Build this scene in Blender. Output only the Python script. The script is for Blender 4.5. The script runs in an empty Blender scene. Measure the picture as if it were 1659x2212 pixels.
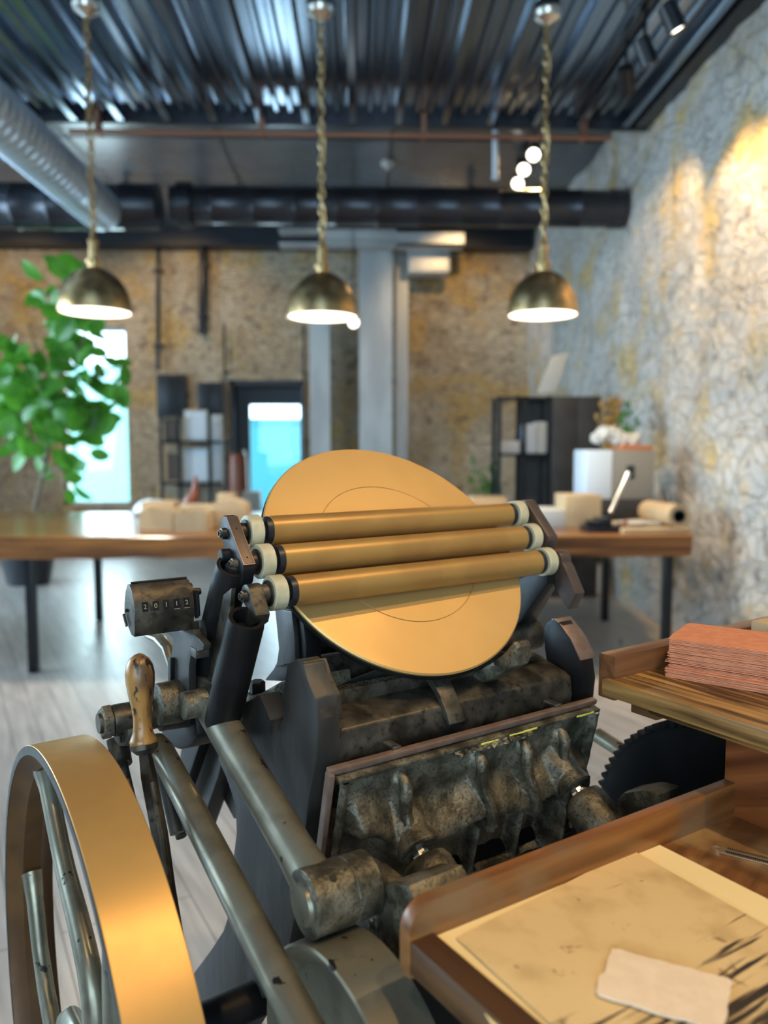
import bpy, bmesh, math, random
from mathutils import Vector, Matrix, noise
random.seed(7)
S = bpy.context.scene
COL = S.collection
PI = math.pi
# ------------------------------------------------------------------ camera
F = 1680.; CX, CY = 829.5, 1106.
TH = math.radians(4.8); PS = math.radians(1.72)
CAM = Vector((0, 0, 1.45))
fw = Vector((math.sin(PS)*math.cos(TH), math.cos(PS)*math.cos(TH), -math.sin(TH)))
rt = Vector((math.cos(PS), -math.sin(PS), 0)); up = rt.cross(fw)
cd = bpy.data.cameras.new('camera'); cam = bpy.data.objects.new('camera', cd); COL.objects.link(cam)
cam.location = CAM; cam.rotation_euler = (PI/2-TH, 0, -PS)
cd.sensor_fit = 'VERTICAL'; cd.sensor_height = 36; cd.lens = F/2212*36
cd.clip_start = .02; cd.dof.use_dof = True; cd.dof.focus_distance = 1.0; cd.dof.aperture_fstop = 2.9
S.camera = cam
# ------------------------------------------------------------------ world and light
S.view_settings.view_transform = 'Standard'; S.view_settings.look = 'None'
S.view_settings.gamma = 1; S.view_settings.exposure = 0.0
wd = bpy.data.worlds.new('sky'); S.world = wd; wd.use_nodes = True
bg = wd.node_tree.nodes['Background']; bg.inputs[0].default_value = (.66, .84, 1, 1); bg.inputs[1].default_value = 6.5

def area(name, loc, target, sx, sy, power, col):
    l = bpy.data.lights.new(name, 'AREA'); l.shape = 'RECTANGLE'; l.size = sx; l.size_y = sy
    l.energy = power; l.color = col
    o = bpy.data.objects.new(name, l); COL.objects.link(o); o.location = loc
    o.rotation_euler = (Vector(target)-Vector(loc)).to_track_quat('-Z', 'Y').to_euler(); return o
def spot(name, loc, target, power, col, ang=50, size=.04, blend=.6):
    l = bpy.data.lights.new(name, 'SPOT'); l.energy = power; l.color = col
    l.spot_size = math.radians(ang); l.spot_blend = blend; l.shadow_soft_size = size
    o = bpy.data.objects.new(name, l); COL.objects.link(o); o.location = loc
    o.rotation_euler = (Vector(target)-Vector(loc)).to_track_quat('-Z', 'Y').to_euler(); return o
COOL = (.56, .79, 1); WARM = (1, .66, .30)
area('daylight_left', (-7.0, 6.0, 2.2), (0, 7.5, 1.2), 6.5, 2.7, 750, COOL)          # shop windows in the left wall
area('daylight_front', (-1.0, -3.9, 2.3), (0, 4, 1.2), 5.0, 2.8, 60, COOL)          # shop front behind the photographer
area('daylight_door', (-1.05, 12.3, 1.5), (-1.0, 0, .8), .75, 1.9, 50, (.72, .9, 1))
area('daylight_back_window', (-3.9, 12.3, 1.9), (-3.6, 0, .8), .95, 2.6, 60, (.8, .95, 1))

# ------------------------------------------------------------------ frames of reference
AN = math.radians(57.7)
L = Vector((math.sin(AN), math.cos(AN), 0)); D = Vector((-math.cos(AN), math.sin(AN), 0)); Zv = Vector((0, 0, 1))
def W(l, d, h): return L*l + D*d + Zv*h            # press frame: along the rollers, away from the operator, height
def ray(px, py): return fw + rt*((px-CX)/F) - up*((py-CY)/F)
def at(px, py, ax, v):                              # sight line met with a plane of the place
    r = ray(px, py)
    t = {'l': lambda: v/r.dot(L), 'd': lambda: v/r.dot(D), 'h': lambda: (v-CAM.z)/r.z, 'x': lambda: v/r.x, 'y': lambda: v/r.y}[ax]()
    return CAM + r*t
def pl(px, py, l): return at(px, py, 'l', l)
def ldh(P): Q = P-CAM; return Q.dot(L), Q.dot(D), P.z
def dh(pts, l): return [ldh(at(px, py, 'l', l))[1:] for px, py in pts]

# ------------------------------------------------------------------ materials
def mat(name, base=(.5, .5, .5), rough=.5, metal=0., c2=None, c3=None, scale=8., detail=5., p=(.4, .6), p3=(.62, .7),
        bump=0., bscale=None, stretch=(1, 1, 1), spec=None, rvar=0., emit=None, estr=0., s3=None, coat=0., dist=0., bdist=.01):
    m = bpy.data.materials.new(name); m.use_nodes = True
    nt = m.node_tree; n = nt.nodes; lk = nt.links; b = n['Principled BSDF']
    b.inputs['Base Color'].default_value = (*base, 1); b.inputs['Roughness'].default_value = rough
    b.inputs['Metallic'].default_value = metal
    if spec is not None: b.inputs['Specular IOR Level'].default_value = spec
    if coat: b.inputs['Coat Weight'].default_value = coat
    if emit: b.inputs['Emission Color'].default_value = (*emit, 1); b.inputs['Emission Strength'].default_value = estr
    tc = n.new('ShaderNodeTexCoord'); mp = n.new('ShaderNodeMapping'); mp.inputs['Scale'].default_value = stretch
    geo = n.new('ShaderNodeNewGeometry')
    lk.new(geo.outputs['Position'], mp.inputs[0])
    def nz(s, d=detail, di=0.):
        t = n.new('ShaderNodeTexNoise'); t.inputs['Scale'].default_value = s; t.inputs['Detail'].default_value = d
        t.inputs['Distortion'].default_value = di; lk.new(mp.outputs[0], t.inputs[0]); return t
    def ramp(src, a, bb):
        r = n.new('ShaderNodeMapRange'); r.inputs[1].default_value = a; r.inputs[2].default_value = bb; r.interpolation_type = 'SMOOTHSTEP'
        lk.new(src, r.inputs[0]); return r.outputs[0]
    cur = None
    if c2:
        t = nz(scale, detail, dist); f = ramp(t.outputs[0], *p)
        mx = n.new('ShaderNodeMix'); mx.data_type = 'RGBA'; mx.inputs[6].default_value = (*base, 1); mx.inputs[7].default_value = (*c2, 1)
        lk.new(f, mx.inputs[0]); cur = mx.outputs[2]
        if rvar:
            r = n.new('ShaderNodeMapRange'); r.inputs[3].default_value = rough; r.inputs[4].default_value = rough+rvar
            lk.new(t.outputs[0], r.inputs[0]); r.inputs[1].default_value = .35; r.inputs[2].default_value = .65; lk.new(r.outputs[0], b.inputs['Roughness'])
        if c3:
            t3 = nz(s3 or scale*3.1); f3 = ramp(t3.outputs[0], *p3)
            m3 = n.new('ShaderNodeMix'); m3.data_type = 'RGBA'; m3.inputs[7].default_value = (*c3, 1)
            lk.new(cur, m3.inputs[6]); lk.new(f3, m3.inputs[0]); cur = m3.outputs[2]
        lk.new(cur, b.inputs['Base Color'])
    if bump:
        tb = nz(bscale or scale*4, 6); bp = n.new('ShaderNodeBump'); bp.inputs['Strength'].default_value = bump; bp.inputs['Distance'].default_value = bdist
        lk.new(tb.outputs[0], bp.inputs['Height']); lk.new(bp.outputs[0], b.inputs['Normal'])
    return m
def wood(name, dark, light, axis, ring=60, rough=.4, plank=0, worn=None, bump=.15):
    """grain bands running along a direction (axis = unit vector of the grain)"""
    m = bpy.data.materials.new(name); m.use_nodes = True; nt = m.node_tree; n = nt.nodes; lk = nt.links; b = n['Principled BSDF']
    b.inputs['Roughness'].default_value = rough
    a = Vector(axis).normalized(); c = Zv.cross(a).normalized(); e = a.cross(c)
    geo = n.new('ShaderNodeNewGeometry'); cmb = n.new('ShaderNodeCombineXYZ')
    for i, (v, s) in enumerate(((a, .06), (c, 1), (e, 1))):
        dt = n.new('ShaderNodeVectorMath'); dt.operation = 'DOT_PRODUCT'; dt.inputs[1].default_value = v*s
        lk.new(geo.outputs['Position'], dt.inputs[0]); lk.new(dt.outputs['Value'], cmb.inputs[i])
    t = n.new('ShaderNodeTexNoise'); t.inputs['Scale'].default_value = ring; t.inputs['Detail'].default_value = 4; t.inputs['Distortion'].default_value = .6
    lk.new(cmb.outputs[0], t.inputs[0])
    r = n.new('ShaderNodeMapRange'); r.inputs[1].default_value = .36; r.inputs[2].default_value = .64; lk.new(t.outputs[0], r.inputs[0])
    mx = n.new('ShaderNodeMix'); mx.data_type = 'RGBA'; mx.inputs[6].default_value = (*dark, 1); mx.inputs[7].default_value = (*light, 1)
    lk.new(r.outputs[0], mx.inputs[0]); cur = mx.outputs[2]
    if worn:
        t2 = n.new('ShaderNodeTexNoise'); t2.inputs['Scale'].default_value = 9; t2.inputs['Detail'].default_value = 8; lk.new(geo.outputs['Position'], t2.inputs[0])
        r2 = n.new('ShaderNodeMapRange'); r2.inputs[1].default_value = .5; r2.inputs[2].default_value = .64; lk.new(t2.outputs[0], r2.inputs[0])
        m2 = n.new('ShaderNodeMix'); m2.data_type = 'RGBA'; m2.inputs[7].default_value = (*worn, 1); lk.new(cur, m2.inputs[6]); lk.new(r2.outputs[0], m2.inputs[0]); cur = m2.outputs[2]
    lk.new(cur, b.inputs['Base Color'])
    bp = n.new('ShaderNodeBump'); bp.inputs['Strength'].default_value = bump; bp.inputs['Distance'].default_value = .002
    lk.new(t.outputs[0], bp.inputs['Height']); lk.new(bp.outputs[0], b.inputs['Normal'])
    return m
M = {}
M['gold'] = mat('gold_ink', (.55, .345, .125), .42, .5, c2=(.50, .31, .11), scale=6, p=(.35, .65), rvar=.08)
M['goldwheel'] = mat('gold_wheel', (.56, .335, .11), .34, .55, c2=(.51, .30, .10), scale=10, rvar=.12)
M['goldroll'] = mat('gold_roller', (.40, .235, .07), .38, .4, c2=(.36, .20, .06), scale=12)
M['black'] = mat('black_iron', (.004, .0042, .005), .48, 0, c2=(.010, .010, .011), scale=14, p=(.4, .7), bump=.25, bscale=60, bdist=.002, spec=.25)
M['blacksmooth'] = mat('black_rubber', (.012, .014, .02), .35)
M['iron'] = mat('oily_iron', (.045, .040, .032), .38, .7, c2=(.115, .102, .08), c3=(.02, .017, .014), scale=34, p=(.35, .72), p3=(.5, .75), s3=95, bump=.3, bscale=110, rvar=.15, bdist=.002)
M['cast'] = mat('cast_iron', (.055, .050, .036), .36, .6, c2=(.22, .20, .15), c3=(.03, .027, .02), scale=34, p=(.33, .7), p3=(.46, .8), s3=260, bump=.5, bscale=170, rvar=.2, bdist=.003)
M['steel'] = mat('worn_steel', (.25, .235, .175), .30, .7, c2=(.17, .158, .118), c3=(.02, .018, .016), scale=18, p=(.4, .6), p3=(.65, .69), s3=48, bump=.12, bscale=70, rvar=.12, bdist=.001)
M['frame'] = mat('frame_iron', (.022, .021, .020), .42, .1, c2=(.045, .043, .040), c3=(.01, .01, .01), scale=16, p=(.35, .7), p3=(.6, .75), s3=40, bump=.35, bscale=50, bdist=.003, stretch=(1, 1, .35), spec=.35)
M['brown'] = mat('brown_metal', (.10, .072, .06), .40, .5, c2=(.075, .055, .048), c3=(.03, .02, .02), scale=30, p=(.35, .7), p3=(.68, .72), s3=60)
M['bright'] = mat('bright_metal', (.55, .53, .48), .28, 1.)
M['edge'] = mat('worn_brown_edge', (.19, .125, .095), .38, .5, c2=(.23, .16, .13), scale=40)
M['cream'] = mat('cream_nylon', (.48, .44, .30), .42, 0, c2=(.40, .365, .25), scale=40)
M['handle'] = mat('handle_wood', (.34, .18, .05), .33, .1, c2=(.10, .055, .025), c3=(.015, .012, .01), scale=20, p=(.40, .58), p3=(.57, .63), s3=110, stretch=(1, 1, .35), bump=.2, bscale=60, bdist=.002)
M['digit'] = mat('digit_brass', (.75, .62, .4), .3, .8)
M['yellow'] = mat('yellow_paper', (.75, .68, .12), .6)
M['woodtray'] = wood('tray_wood', (.10, .036, .010), (.27, .105, .028), L, 40, .33, worn=(.17, .10, .05))
M['woodfloor'] = wood('tray_bed_wood', (.10, .045, .016), (.22, .10, .035), L+D*.3, 50, .38, worn=(.42, .27, .12))
M['woodcol'] = wood('column_wood', (.11, .028, .009), (.27, .085, .024), D+Zv*-.4, 45, .3)
M['woodshelf'] = wood('shelf_wood', (.05, .024, .008), (.42, .24, .08), D, 75, .35, bump=.3)
M['woodrail'] = wood('rail_wood', (.09, .035, .015), (.17, .075, .03), L, 50, .35)
M['darkwood'] = wood('dark_wood', (.05, .022, .01), (.12, .055, .022), D, 50, .3)
M['cpaper'] = mat('cream_paper', (.82, .67, .36), .7)
M['card'] = mat('pale_card', (.76, .62, .47), .8, 0, c2=(.72, .58, .43), scale=60, bump=.1, bscale=200, bdist=.001)
M['coral'] = mat('coral_paper', (.60, .235, .12), .75, 0, c2=(.54, .20, .10), scale=70, bump=.2, bscale=160, bdist=.001)
M['brass'] = mat('brass', (.56, .38, .18), .33, 1., c2=(.40, .26, .11), scale=14)
M['tabletop'] = wood('table_wood', (.10, .038, .012), (.26, .11, .035), (1, 0, 0), 14, .22, bump=.1)
M['tableedge'] = wood('table_edge_wood', (.10, .03, .008), (.38, .14, .03), (1, 0, 0), 16, .4)
M['blacksteel'] = mat('black_steel', (.012, .013, .017), .35, .4)
M['greysteel'] = mat('painted_steel', (.42, .43, .44), .45, .2, c2=(.54, .55, .55), scale=3, stretch=(1, 1, .3))
M['deck'] = mat('deck_metal', (.33, .40, .50), .20, 1., c2=(.20, .25, .32), scale=1.2, p=(.35, .65), stretch=(1, .25, 1))
M['duct'] = mat('duct_metal', (.50, .58, .66), .42, .7, c2=(.42, .49, .56), scale=4)
M['ductdark'] = mat('duct_black', (.04, .042, .05), .27, .6)
M['drywall'] = mat('dark_ceiling_board', (.07, .09, .11), .22, .2, c2=(.09, .11, .14), scale=2)
M['navy'] = mat('dark_navy_paint', (.008, .012, .022), .45)
M['cyanwall'] = mat('turquoise_render', (.045, .28, .36), .8)
M['mintwall'] = mat('mint_render', (.30, .60, .52), .8)
M['whitewall'] = mat('white_render', (.9, .9, .88), .8)
M['paving'] = mat('pale_paving', (.7, .72, .72), .8, 0, c2=(.6, .62, .62), scale=2)
M['white'] = mat('white_board', (.48, .48, .46), .6)
M['whitecool'] = mat('white_plastic', (.55, .62, .70), .4)
M['kraft'] = mat('pale_wood', (.50, .36, .20), .6, 0, c2=(.43, .30, .17), scale=6)
M['cardboard'] = mat('cardboard', (.50, .33, .18), .7)
M['charcoal'] = mat('charcoal_paint', (.028, .026, .025), .5, 0, c2=(.04, .036, .034), scale=5)
M['greybox'] = mat('grey_box', (.22, .20, .17), .6)
M['shinywhite'] = mat('clear_plastic', (.75, .85, .9), .15)
M['redwood'] = mat('red_brown', (.20, .05, .02), .35)
M['terracotta'] = mat('terracotta', (.42, .13, .04), .6)
M['bark'] = mat('bark', (.16, .12, .08), .8)
M['dry'] = mat('dried_flowers', (.35, .21, .06), .9)
M['copper'] = mat('copper_conduit', (.28, .13, .08), .4, .7)
M['pot'] = mat('pot_black', (.02, .022, .028), .4)
M['glow'] = mat('lamp_glow', (1, 1, 1), .5, emit=(1, .93, .80), estr=4.2)
M['glow2'] = mat('spot_glow', (1, 1, 1), .5, emit=(1, .9, .75), estr=6)
M['porcelain'] = mat('white_ceramic', (.75, .75, .72), .25)

def leafmat():
    m = mat('fig_leaf', (.05, .19, .02), .35, 0, c2=(.10, .30, .035), scale=5, p=(.4, .6))
    b = m.node_tree.nodes['Principled BSDF']; out = m.node_tree.nodes['Material Output']
    tr = m.node_tree.nodes.new('ShaderNodeBsdfTranslucent'); tr.inputs[0].default_value = (.12, .36, .03, 1)
    mx = m.node_tree.nodes.new('ShaderNodeMixShader'); mx.inputs[0].default_value = .4
    m.node_tree.links.new(b.outputs[0], mx.inputs[1]); m.node_tree.links.new(tr.outputs[0], mx.inputs[2]); m.node_tree.links.new(mx.outputs[0], out.inputs[0]); return m
M['leaf'] = leafmat()
def glassmat():
    m = bpy.data.materials.new('window_glass'); m.use_nodes = True; nt = m.node_tree; n = nt.nodes; out = n['Material Output']; n.remove(n['Principled BSDF'])
    t = n.new('ShaderNodeBsdfTransparent'); t.inputs[0].default_value = (.93, .97, .97, 1)
    g = n.new('ShaderNodeBsdfGlossy'); g.inputs['Roughness'].default_value = .02
    fr = n.new('ShaderNodeFresnel'); fr.inputs[0].default_value = 1.45; mx = n.new('ShaderNodeMixShader')
    nt.links.new(fr.outputs[0], mx.inputs[0]); nt.links.new(t.outputs[0], mx.inputs[1]); nt.links.new(g.outputs[0], mx.inputs[2]); nt.links.new(mx.outputs[0], out.inputs[0]); return m
M['glass'] = glassmat()
def stonemat(name, cols, cell=5., brick=False, bump=.8):
    m = bpy.data.materials.new(name); m.use_nodes = True; nt = m.node_tree; n = nt.nodes; lk = nt.links; b = n['Principled BSDF']
    b.inputs['Roughness'].default_value = .9; b.inputs['Specular IOR Level'].default_value = .15
    geo = n.new('ShaderNodeNewGeometry')
    def nz(s, d=6, off=0, sc=(1, 1, 1)):
        mp = n.new('ShaderNodeMapping'); mp.inputs[1].default_value = (off, off*2, off); mp.inputs['Scale'].default_value = sc; lk.new(geo.outputs['Position'], mp.inputs[0])
        t = n.new('ShaderNodeTexNoise'); t.inputs['Scale'].default_value = s; t.inputs['Detail'].default_value = d; t.inputs['Roughness'].default_value = .62; lk.new(mp.outputs[0], t.inputs[0]); return t.outputs[0]
    def mr(src, a, bb):
        r = n.new('ShaderNodeMapRange'); r.inputs[1].default_value = a; r.inputs[2].default_value = bb; lk.new(src, r.inputs[0]); return r.outputs[0]
    def mix(c1, c2, f):
        mx = n.new('ShaderNodeMix'); mx.data_type = 'RGBA'; lk.new(f, mx.inputs[0])
        for i, c in ((6, c1), (7, c2)):
            if isinstance(c, tuple): mx.inputs[i].default_value = (*c, 1)
            else: lk.new(c, mx.inputs[i])
        return mx.outputs[2]
    cur = mix(cols[0], cols[1], mr(nz(.9, 8), .42, .58))
    cur = mix(cur, cols[2], mr(nz(1.6, 8, 7), .50, .62))
    cur = mix(cur, cols[3], mr(nz(7, 8, 3), .56, .66))
    cur = mix(cur, cols[4], mr(nz(4.5, 7, 11), .60, .70))
    v = n.new('ShaderNodeTexVoronoi'); v.feature = 'DISTANCE_TO_EDGE'; v.inputs['Scale'].default_value = cell
    mp = n.new('ShaderNodeMapping'); mp.inputs['Scale'].default_value = (1, 1, 2.4 if brick else 1.5)
    dn = n.new('ShaderNodeTexNoise'); dn.inputs['Scale'].default_value = 3; lk.new(geo.outputs['Position'], dn.inputs[0])
    av = n.new('ShaderNodeVectorMath'); av.operation = 'MULTIPLY_ADD'; av.inputs[1].default_value = (.35, .35, .35); lk.new(dn.outputs['Color'], av.inputs[0]); lk.new(geo.outputs['Position'], av.inputs[2])
    lk.new(av.outputs[0], mp.inputs[0]); lk.new(mp.outputs[0], v.inputs[0])
    crack = mr(v.outputs['Distance'], -.04, .07)
    cur = mix(cols[5], cur, crack)
    lk.new(cur, b.inputs['Base Color'])
    hs = n.new('ShaderNodeMath'); hs.operation = 'MULTIPLY_ADD'; hs.inputs[1].default_value = .35; lk.new(crack, hs.inputs[0]); lk.new(nz(6, 9, 1), hs.inputs[2])
    bp = n.new('ShaderNodeBump'); bp.inputs['Strength'].default_value = bump; bp.inputs['Distance'].default_value = .09
    lk.new(hs.outputs[0], bp.inputs['Height']); lk.new(bp.outputs[0], b.inputs['Normal']); return m
M['stone'] = stonemat('rubble_stone', [(.50, .48, .45), (.60, .57, .53), (.58, .42, .20), (.30, .27, .24), (.64, .54, .36), (.40, .36, .30)], 6.5)
M['brick'] = stonemat('old_brick', [(.46, .36, .25), (.56, .48, .37), (.56, .38, .16), (.22, .165, .12), (.64, .52, .34), (.28, .22, .165)], 5.5, True)
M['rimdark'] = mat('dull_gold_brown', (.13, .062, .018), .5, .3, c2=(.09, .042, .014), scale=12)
def floormat():
    m = bpy.data.materials.new('floor_planks'); m.use_nodes = True; nt = m.node_tree; n = nt.nodes; lk = nt.links; b = n['Principled BSDF']
    b.inputs['Roughness'].default_value = .30; b.inputs['Specular IOR Level'].default_value = .6
    geo = n.new('ShaderNodeNewGeometry'); mp = n.new('ShaderNodeMapping'); mp.inputs['Rotation'].default_value = (0, 0, math.radians(62)); lk.new(geo.outputs['Position'], mp.inputs[0])
    br = n.new('ShaderNodeTexBrick'); br.inputs['Color1'].default_value = (.46, .40, .36, 1); br.inputs['Color2'].default_value = (.39, .345, .31, 1); br.inputs['Mortar'].default_value = (.17, .145, .13, 1)
    br.inputs['Scale'].default_value = 1; br.inputs['Brick Width'].default_value = 1.6; br.inputs['Row Height'].default_value = .13; br.inputs['Mortar Size'].default_value = .003
    lk.new(mp.outputs[0], br.inputs[0])
    m2 = n.new('ShaderNodeMapping'); m2.inputs['Scale'].default_value = (1, 9, 1); lk.new(mp.outputs[0], m2.inputs[0])
    t = n.new('ShaderNodeTexNoise'); t.inputs['Scale'].default_value = 3; t.inputs['Detail'].default_value = 7; lk.new(m2.outputs[0], t.inputs[0])
    mx = n.new('ShaderNodeMix'); mx.data_type = 'RGBA'; mx.blend_type = 'MULTIPLY'; mx.inputs[0].default_value = .6; lk.new(br.outputs[0], mx.inputs[6])
    rr = n.new('ShaderNodeMapRange'); rr.inputs[3].default_value = .6; rr.inputs[4].default_value = 1.35; rr.inputs[1].default_value = .3; rr.inputs[2].default_value = .7; lk.new(t.outputs[0], rr.inputs[0])
    cc = n.new('ShaderNodeCombineColor'); [lk.new(rr.outputs[0], cc.inputs[i]) for i in range(3)]; lk.new(cc.outputs[0], mx.inputs[7])
    lk.new(mx.outputs[2], b.inputs['Base Color'])
    r3 = n.new('ShaderNodeMapRange'); r3.inputs[3].default_value = .26; r3.inputs[4].default_value = .42; lk.new(t.outputs[0], r3.inputs[0]); lk.new(r3.outputs[0], b.inputs['Roughness'])
    return m
M['floor'] = floormat()
def oldpaper():
    m = mat('aged_tympan_paper', (.66, .485, .245), .65, 0, c2=(.52, .37, .175), c3=(.30, .19, .09), scale=22, p=(.45, .7), p3=(.66, .74), s3=45, bump=.12, bscale=40, bdist=.002)
    nt = m.node_tree; n = nt.nodes; lk = nt.links; b = n['Principled BSDF']; src = b.inputs['Base Color'].links[0].from_socket
    geo = n.new('ShaderNodeNewGeometry')
    def dot(v):
        dt = n.new('ShaderNodeVectorMath'); dt.operation = 'DOT_PRODUCT'; dt.inputs[1].default_value = v; lk.new(geo.outputs['Position'], dt.inputs[0]); return dt.outputs['Value']
    cmb = n.new('ShaderNodeCombineXYZ'); lk.new(dot(L*6), cmb.inputs[0]); lk.new(dot(D*130), cmb.inputs[1])
    t = n.new('ShaderNodeTexNoise'); t.inputs['Scale'].default_value = 1; t.inputs['Detail'].default_value = 5; lk.new(cmb.outputs[0], t.inputs[0])
    reg = n.new('ShaderNodeMapRange'); reg.inputs[1].default_value = .43; reg.inputs[2].default_value = .33; reg.inputs[3].default_value = -.14; reg.inputs[4].default_value = .08; lk.new(dot(D), reg.inputs[0])
    ad = n.new('ShaderNodeMath'); lk.new(t.outputs[0], ad.inputs[0]); lk.new(reg.outputs[0], ad.inputs[1])
    rr = n.new('ShaderNodeMapRange'); rr.inputs[1].default_value = .56; rr.inputs[2].default_value = .62; lk.new(ad.outputs[0], rr.inputs[0])
    mx = n.new('ShaderNodeMix'); mx.data_type = 'RGBA'; mx.inputs[7].default_value = (.03, .02, .015, 1); lk.new(src, mx.inputs[6]); lk.new(rr.outputs[0], mx.inputs[0]); lk.new(mx.outputs[2], b.inputs['Base Color'])
    return m
M['oldpaper'] = oldpaper()

# ------------------------------------------------------------------ mesh helpers (world coordinates)
def quad_smooth(bm, ang=32):
    bmesh.ops.recalc_face_normals(bm, faces=bm.faces[:])
    a = math.radians(ang)
    for f in bm.faces: f.smooth = True
    for e in bm.edges:
        e.smooth = len(e.link_faces) == 2 and e.calc_face_angle(0) < a
class MB:
    def __init__(s): s.bm = bmesh.new()
    def add(s, verts, faces):
        vs = [s.bm.verts.new(v) for v in verts]
        for f in faces:
            try: s.bm.faces.new([vs[i] for i in f])
            except ValueError: pass
        return vs
    def frame_box(s, o, ax, ay, az, x0, x1, y0, y1, z0, z1, bev=0):
        b = bmesh.new(); P = lambda x, y, z: o+ax*x+ay*y+az*z
        vs = [b.verts.new(P(x, y, z)) for z in (z0, z1) for y in (y0, y1) for x in (x0, x1)]
        for f in ((0, 2, 3, 1), (4, 5, 7, 6), (0, 1, 5, 4), (2, 6, 7, 3), (0, 4, 6, 2), (1, 3, 7, 5)): b.faces.new([vs[i] for i in f])
        bmesh.ops.recalc_face_normals(b, faces=b.faces[:])
        if bev: bmesh.ops.bevel(b, geom=b.edges[:], offset=bev, segments=2, affect='EDGES', profile=.6)
        s.merge(b); return s
    def box(s, x0, x1, y0, y1, z0, z1, bev=0): return s.frame_box(Vector((0, 0, 0)), Vector((1, 0, 0)), Vector((0, 1, 0)), Zv, x0, x1, y0, y1, z0, z1, bev)
    def lbox(s, l0, l1, d0, d1, h0, h1, bev=.002): return s.frame_box(Vector((0, 0, 0)), L, D, Zv, l0, l1, d0, d1, h0, h1, bev)
    def merge(s, b):
        me = bpy.data.meshes.new('t'); b.to_mesh(me); b.free(); s.bm.from_mesh(me); bpy.data.meshes.remove(me)
    def prism(s, poly, a, b, bev=0, seg=2):
        """poly: list of world points in one plane; a, b: offsets (vectors) of its two ends"""
        t = bmesh.new(); n = len(poly)
        A = [t.verts.new(p+a) for p in poly]; B = [t.verts.new(p+b) for p in poly]
        t.faces.new(A); t.faces.new(B[::-1])
        for i in range(n): t.faces.new([A[i], B[i], B[(i+1) % n], A[(i+1) % n]][::-1])
        bmesh.ops.recalc_face_normals(t, faces=t.faces[:])
        if bev:
            es = [e for e in t.edges if e.calc_face_angle(0) > .5]
            bmesh.ops.bevel(t, geom=es, offset=bev, segments=seg, affect='EDGES', profile=.6, clamp_overlap=True)
        s.merge(t); return s
    def ext(s, pts, l0, l1, bev=.0015):                # outline in (d,h), swept along the rollers' direction
        return s.prism([W(0, d, h) for d, h in pts], L*l0, L*l1, bev)
    def lathe(s, o, ax, prof, seg=32, cap=True, ref=None):
        """prof: list of (distance along ax, radius)"""
        ax = ax.normalized(); u = (ref or (Zv if abs(ax.z) < .9 else Vector((1, 0, 0)))); u = (u-ax*u.dot(ax)).normalized(); v = ax.cross(u)
        rings = []
        for t, r in prof:
            rings.append([s.bm.verts.new(o+ax*t+(u*math.cos(2*PI*i/seg)+v*math.sin(2*PI*i/seg))*max(r, 1e-5)) for i in range(seg)])
        for a, b in zip(rings, rings[1:]):
            for i in range(seg): s.bm.faces.new([a[i], a[(i+1) % seg], b[(i+1) % seg], b[i]])
        if cap:
            s.bm.faces.new(rings[0][::-1]); s.bm.faces.new(rings[-1])
        return s
    def cyl(s, a, b, r, seg=24, r2=None, bev=.001):
        a = Vector(a); b = Vector(b); ln = (b-a).length; r2 = r if r2 is None else r2; e = min(bev, ln/3, r/2)
        return s.lathe(a, b-a, [(0, r-e), (e, r), (ln-e, r2), (ln, r2-e)], seg)
    def tube(s, pts, rad, seg=12, sx=1., sref=None):
        pts = [Vector(p) for p in pts]; n = len(pts); R = rad if isinstance(rad, (list, tuple)) else [rad]*n
        ref = Vector(sref) if sref else None; rings = []
        for i, p in enumerate(pts):
            t = (pts[min(i+1, n-1)]-pts[max(i-1, 0)]).normalized()
            if ref is None: ref = Zv if abs(t.z) < .9 else Vector((1, 0, 0))
            u = (ref-t*ref.dot(t)).normalized(); v = t.cross(u); 
            if not sref: ref = u
            rings.append([s.bm.verts.new(p+(u*math.cos(2*PI*k/seg)*sx+v*math.sin(2*PI*k/seg))*R[i]) for k in range(seg)])
        for a, b in zip(rings, rings[1:]):
            for k in range(seg): s.bm.faces.new([a[k], a[(k+1) % seg], b[(k+1) % seg], b[k]])
        s.bm.faces.new(rings[0][::-1]); s.bm.faces.new(rings[-1]); return s
    def sphere(s, c, r, sc=(1, 1, 1), seg=16):
        b = bmesh.new(); bmesh.ops.create_uvsphere(b, u_segments=seg, v_segments=seg//2+2, radius=r)
        for v in b.verts: v.co = Vector(c)+Vector((v.co.x*sc[0], v.co.y*sc[1], v.co.z*sc[2]))
        s.merge(b); return s
    def build(s, name, material, parent=None, ang=32, sub=0):
        quad_smooth(s.bm, ang)
        n = len(s.bm.verts); c = Vector((0, 0, 0))
        for v in s.bm.verts: c += v.co
        c /= max(n, 1)
        for v in s.bm.verts: v.co -= c
        me = bpy.data.meshes.new(name); s.bm.to_mesh(me); s.bm.free()
        for m in (material if isinstance(material, list) else [material]): me.materials.append(m)
        o = bpy.data.objects.new(name, me); COL.objects.link(o)
        if parent:
            o.parent = parent; o.location = c-wloc(parent)
        else: o.location = c
        o['_w'] = tuple(c)
        if sub:
            md = o.modifiers.new('s', 'SUBSURF'); md.levels = sub; md.render_levels = sub
        return o
def wloc(o):
    return Vector(o['_w'])
def tag(o, label=None, cat=None, group=None, kind=None):
    if label: o['label'] = label
    if cat: o['category'] = cat
    if group: o['group'] = group
    if kind: o['kind'] = kind
    return o
def thing(name, label, cat, loc, group=None):
    o = bpy.data.objects.new(name, None); COL.objects.link(o); o.location = loc; o['_w'] = tuple(loc); o.empty_display_size = .05
    return tag(o, label, cat, group)
def struct(o): o['kind'] = 'structure'; return o
def copy_tree(o, parent=None):
    c = o.copy(); COL.objects.link(c); c.parent = parent
    for ch in list(o.children): copy_tree(ch, c)
    return c

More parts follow.
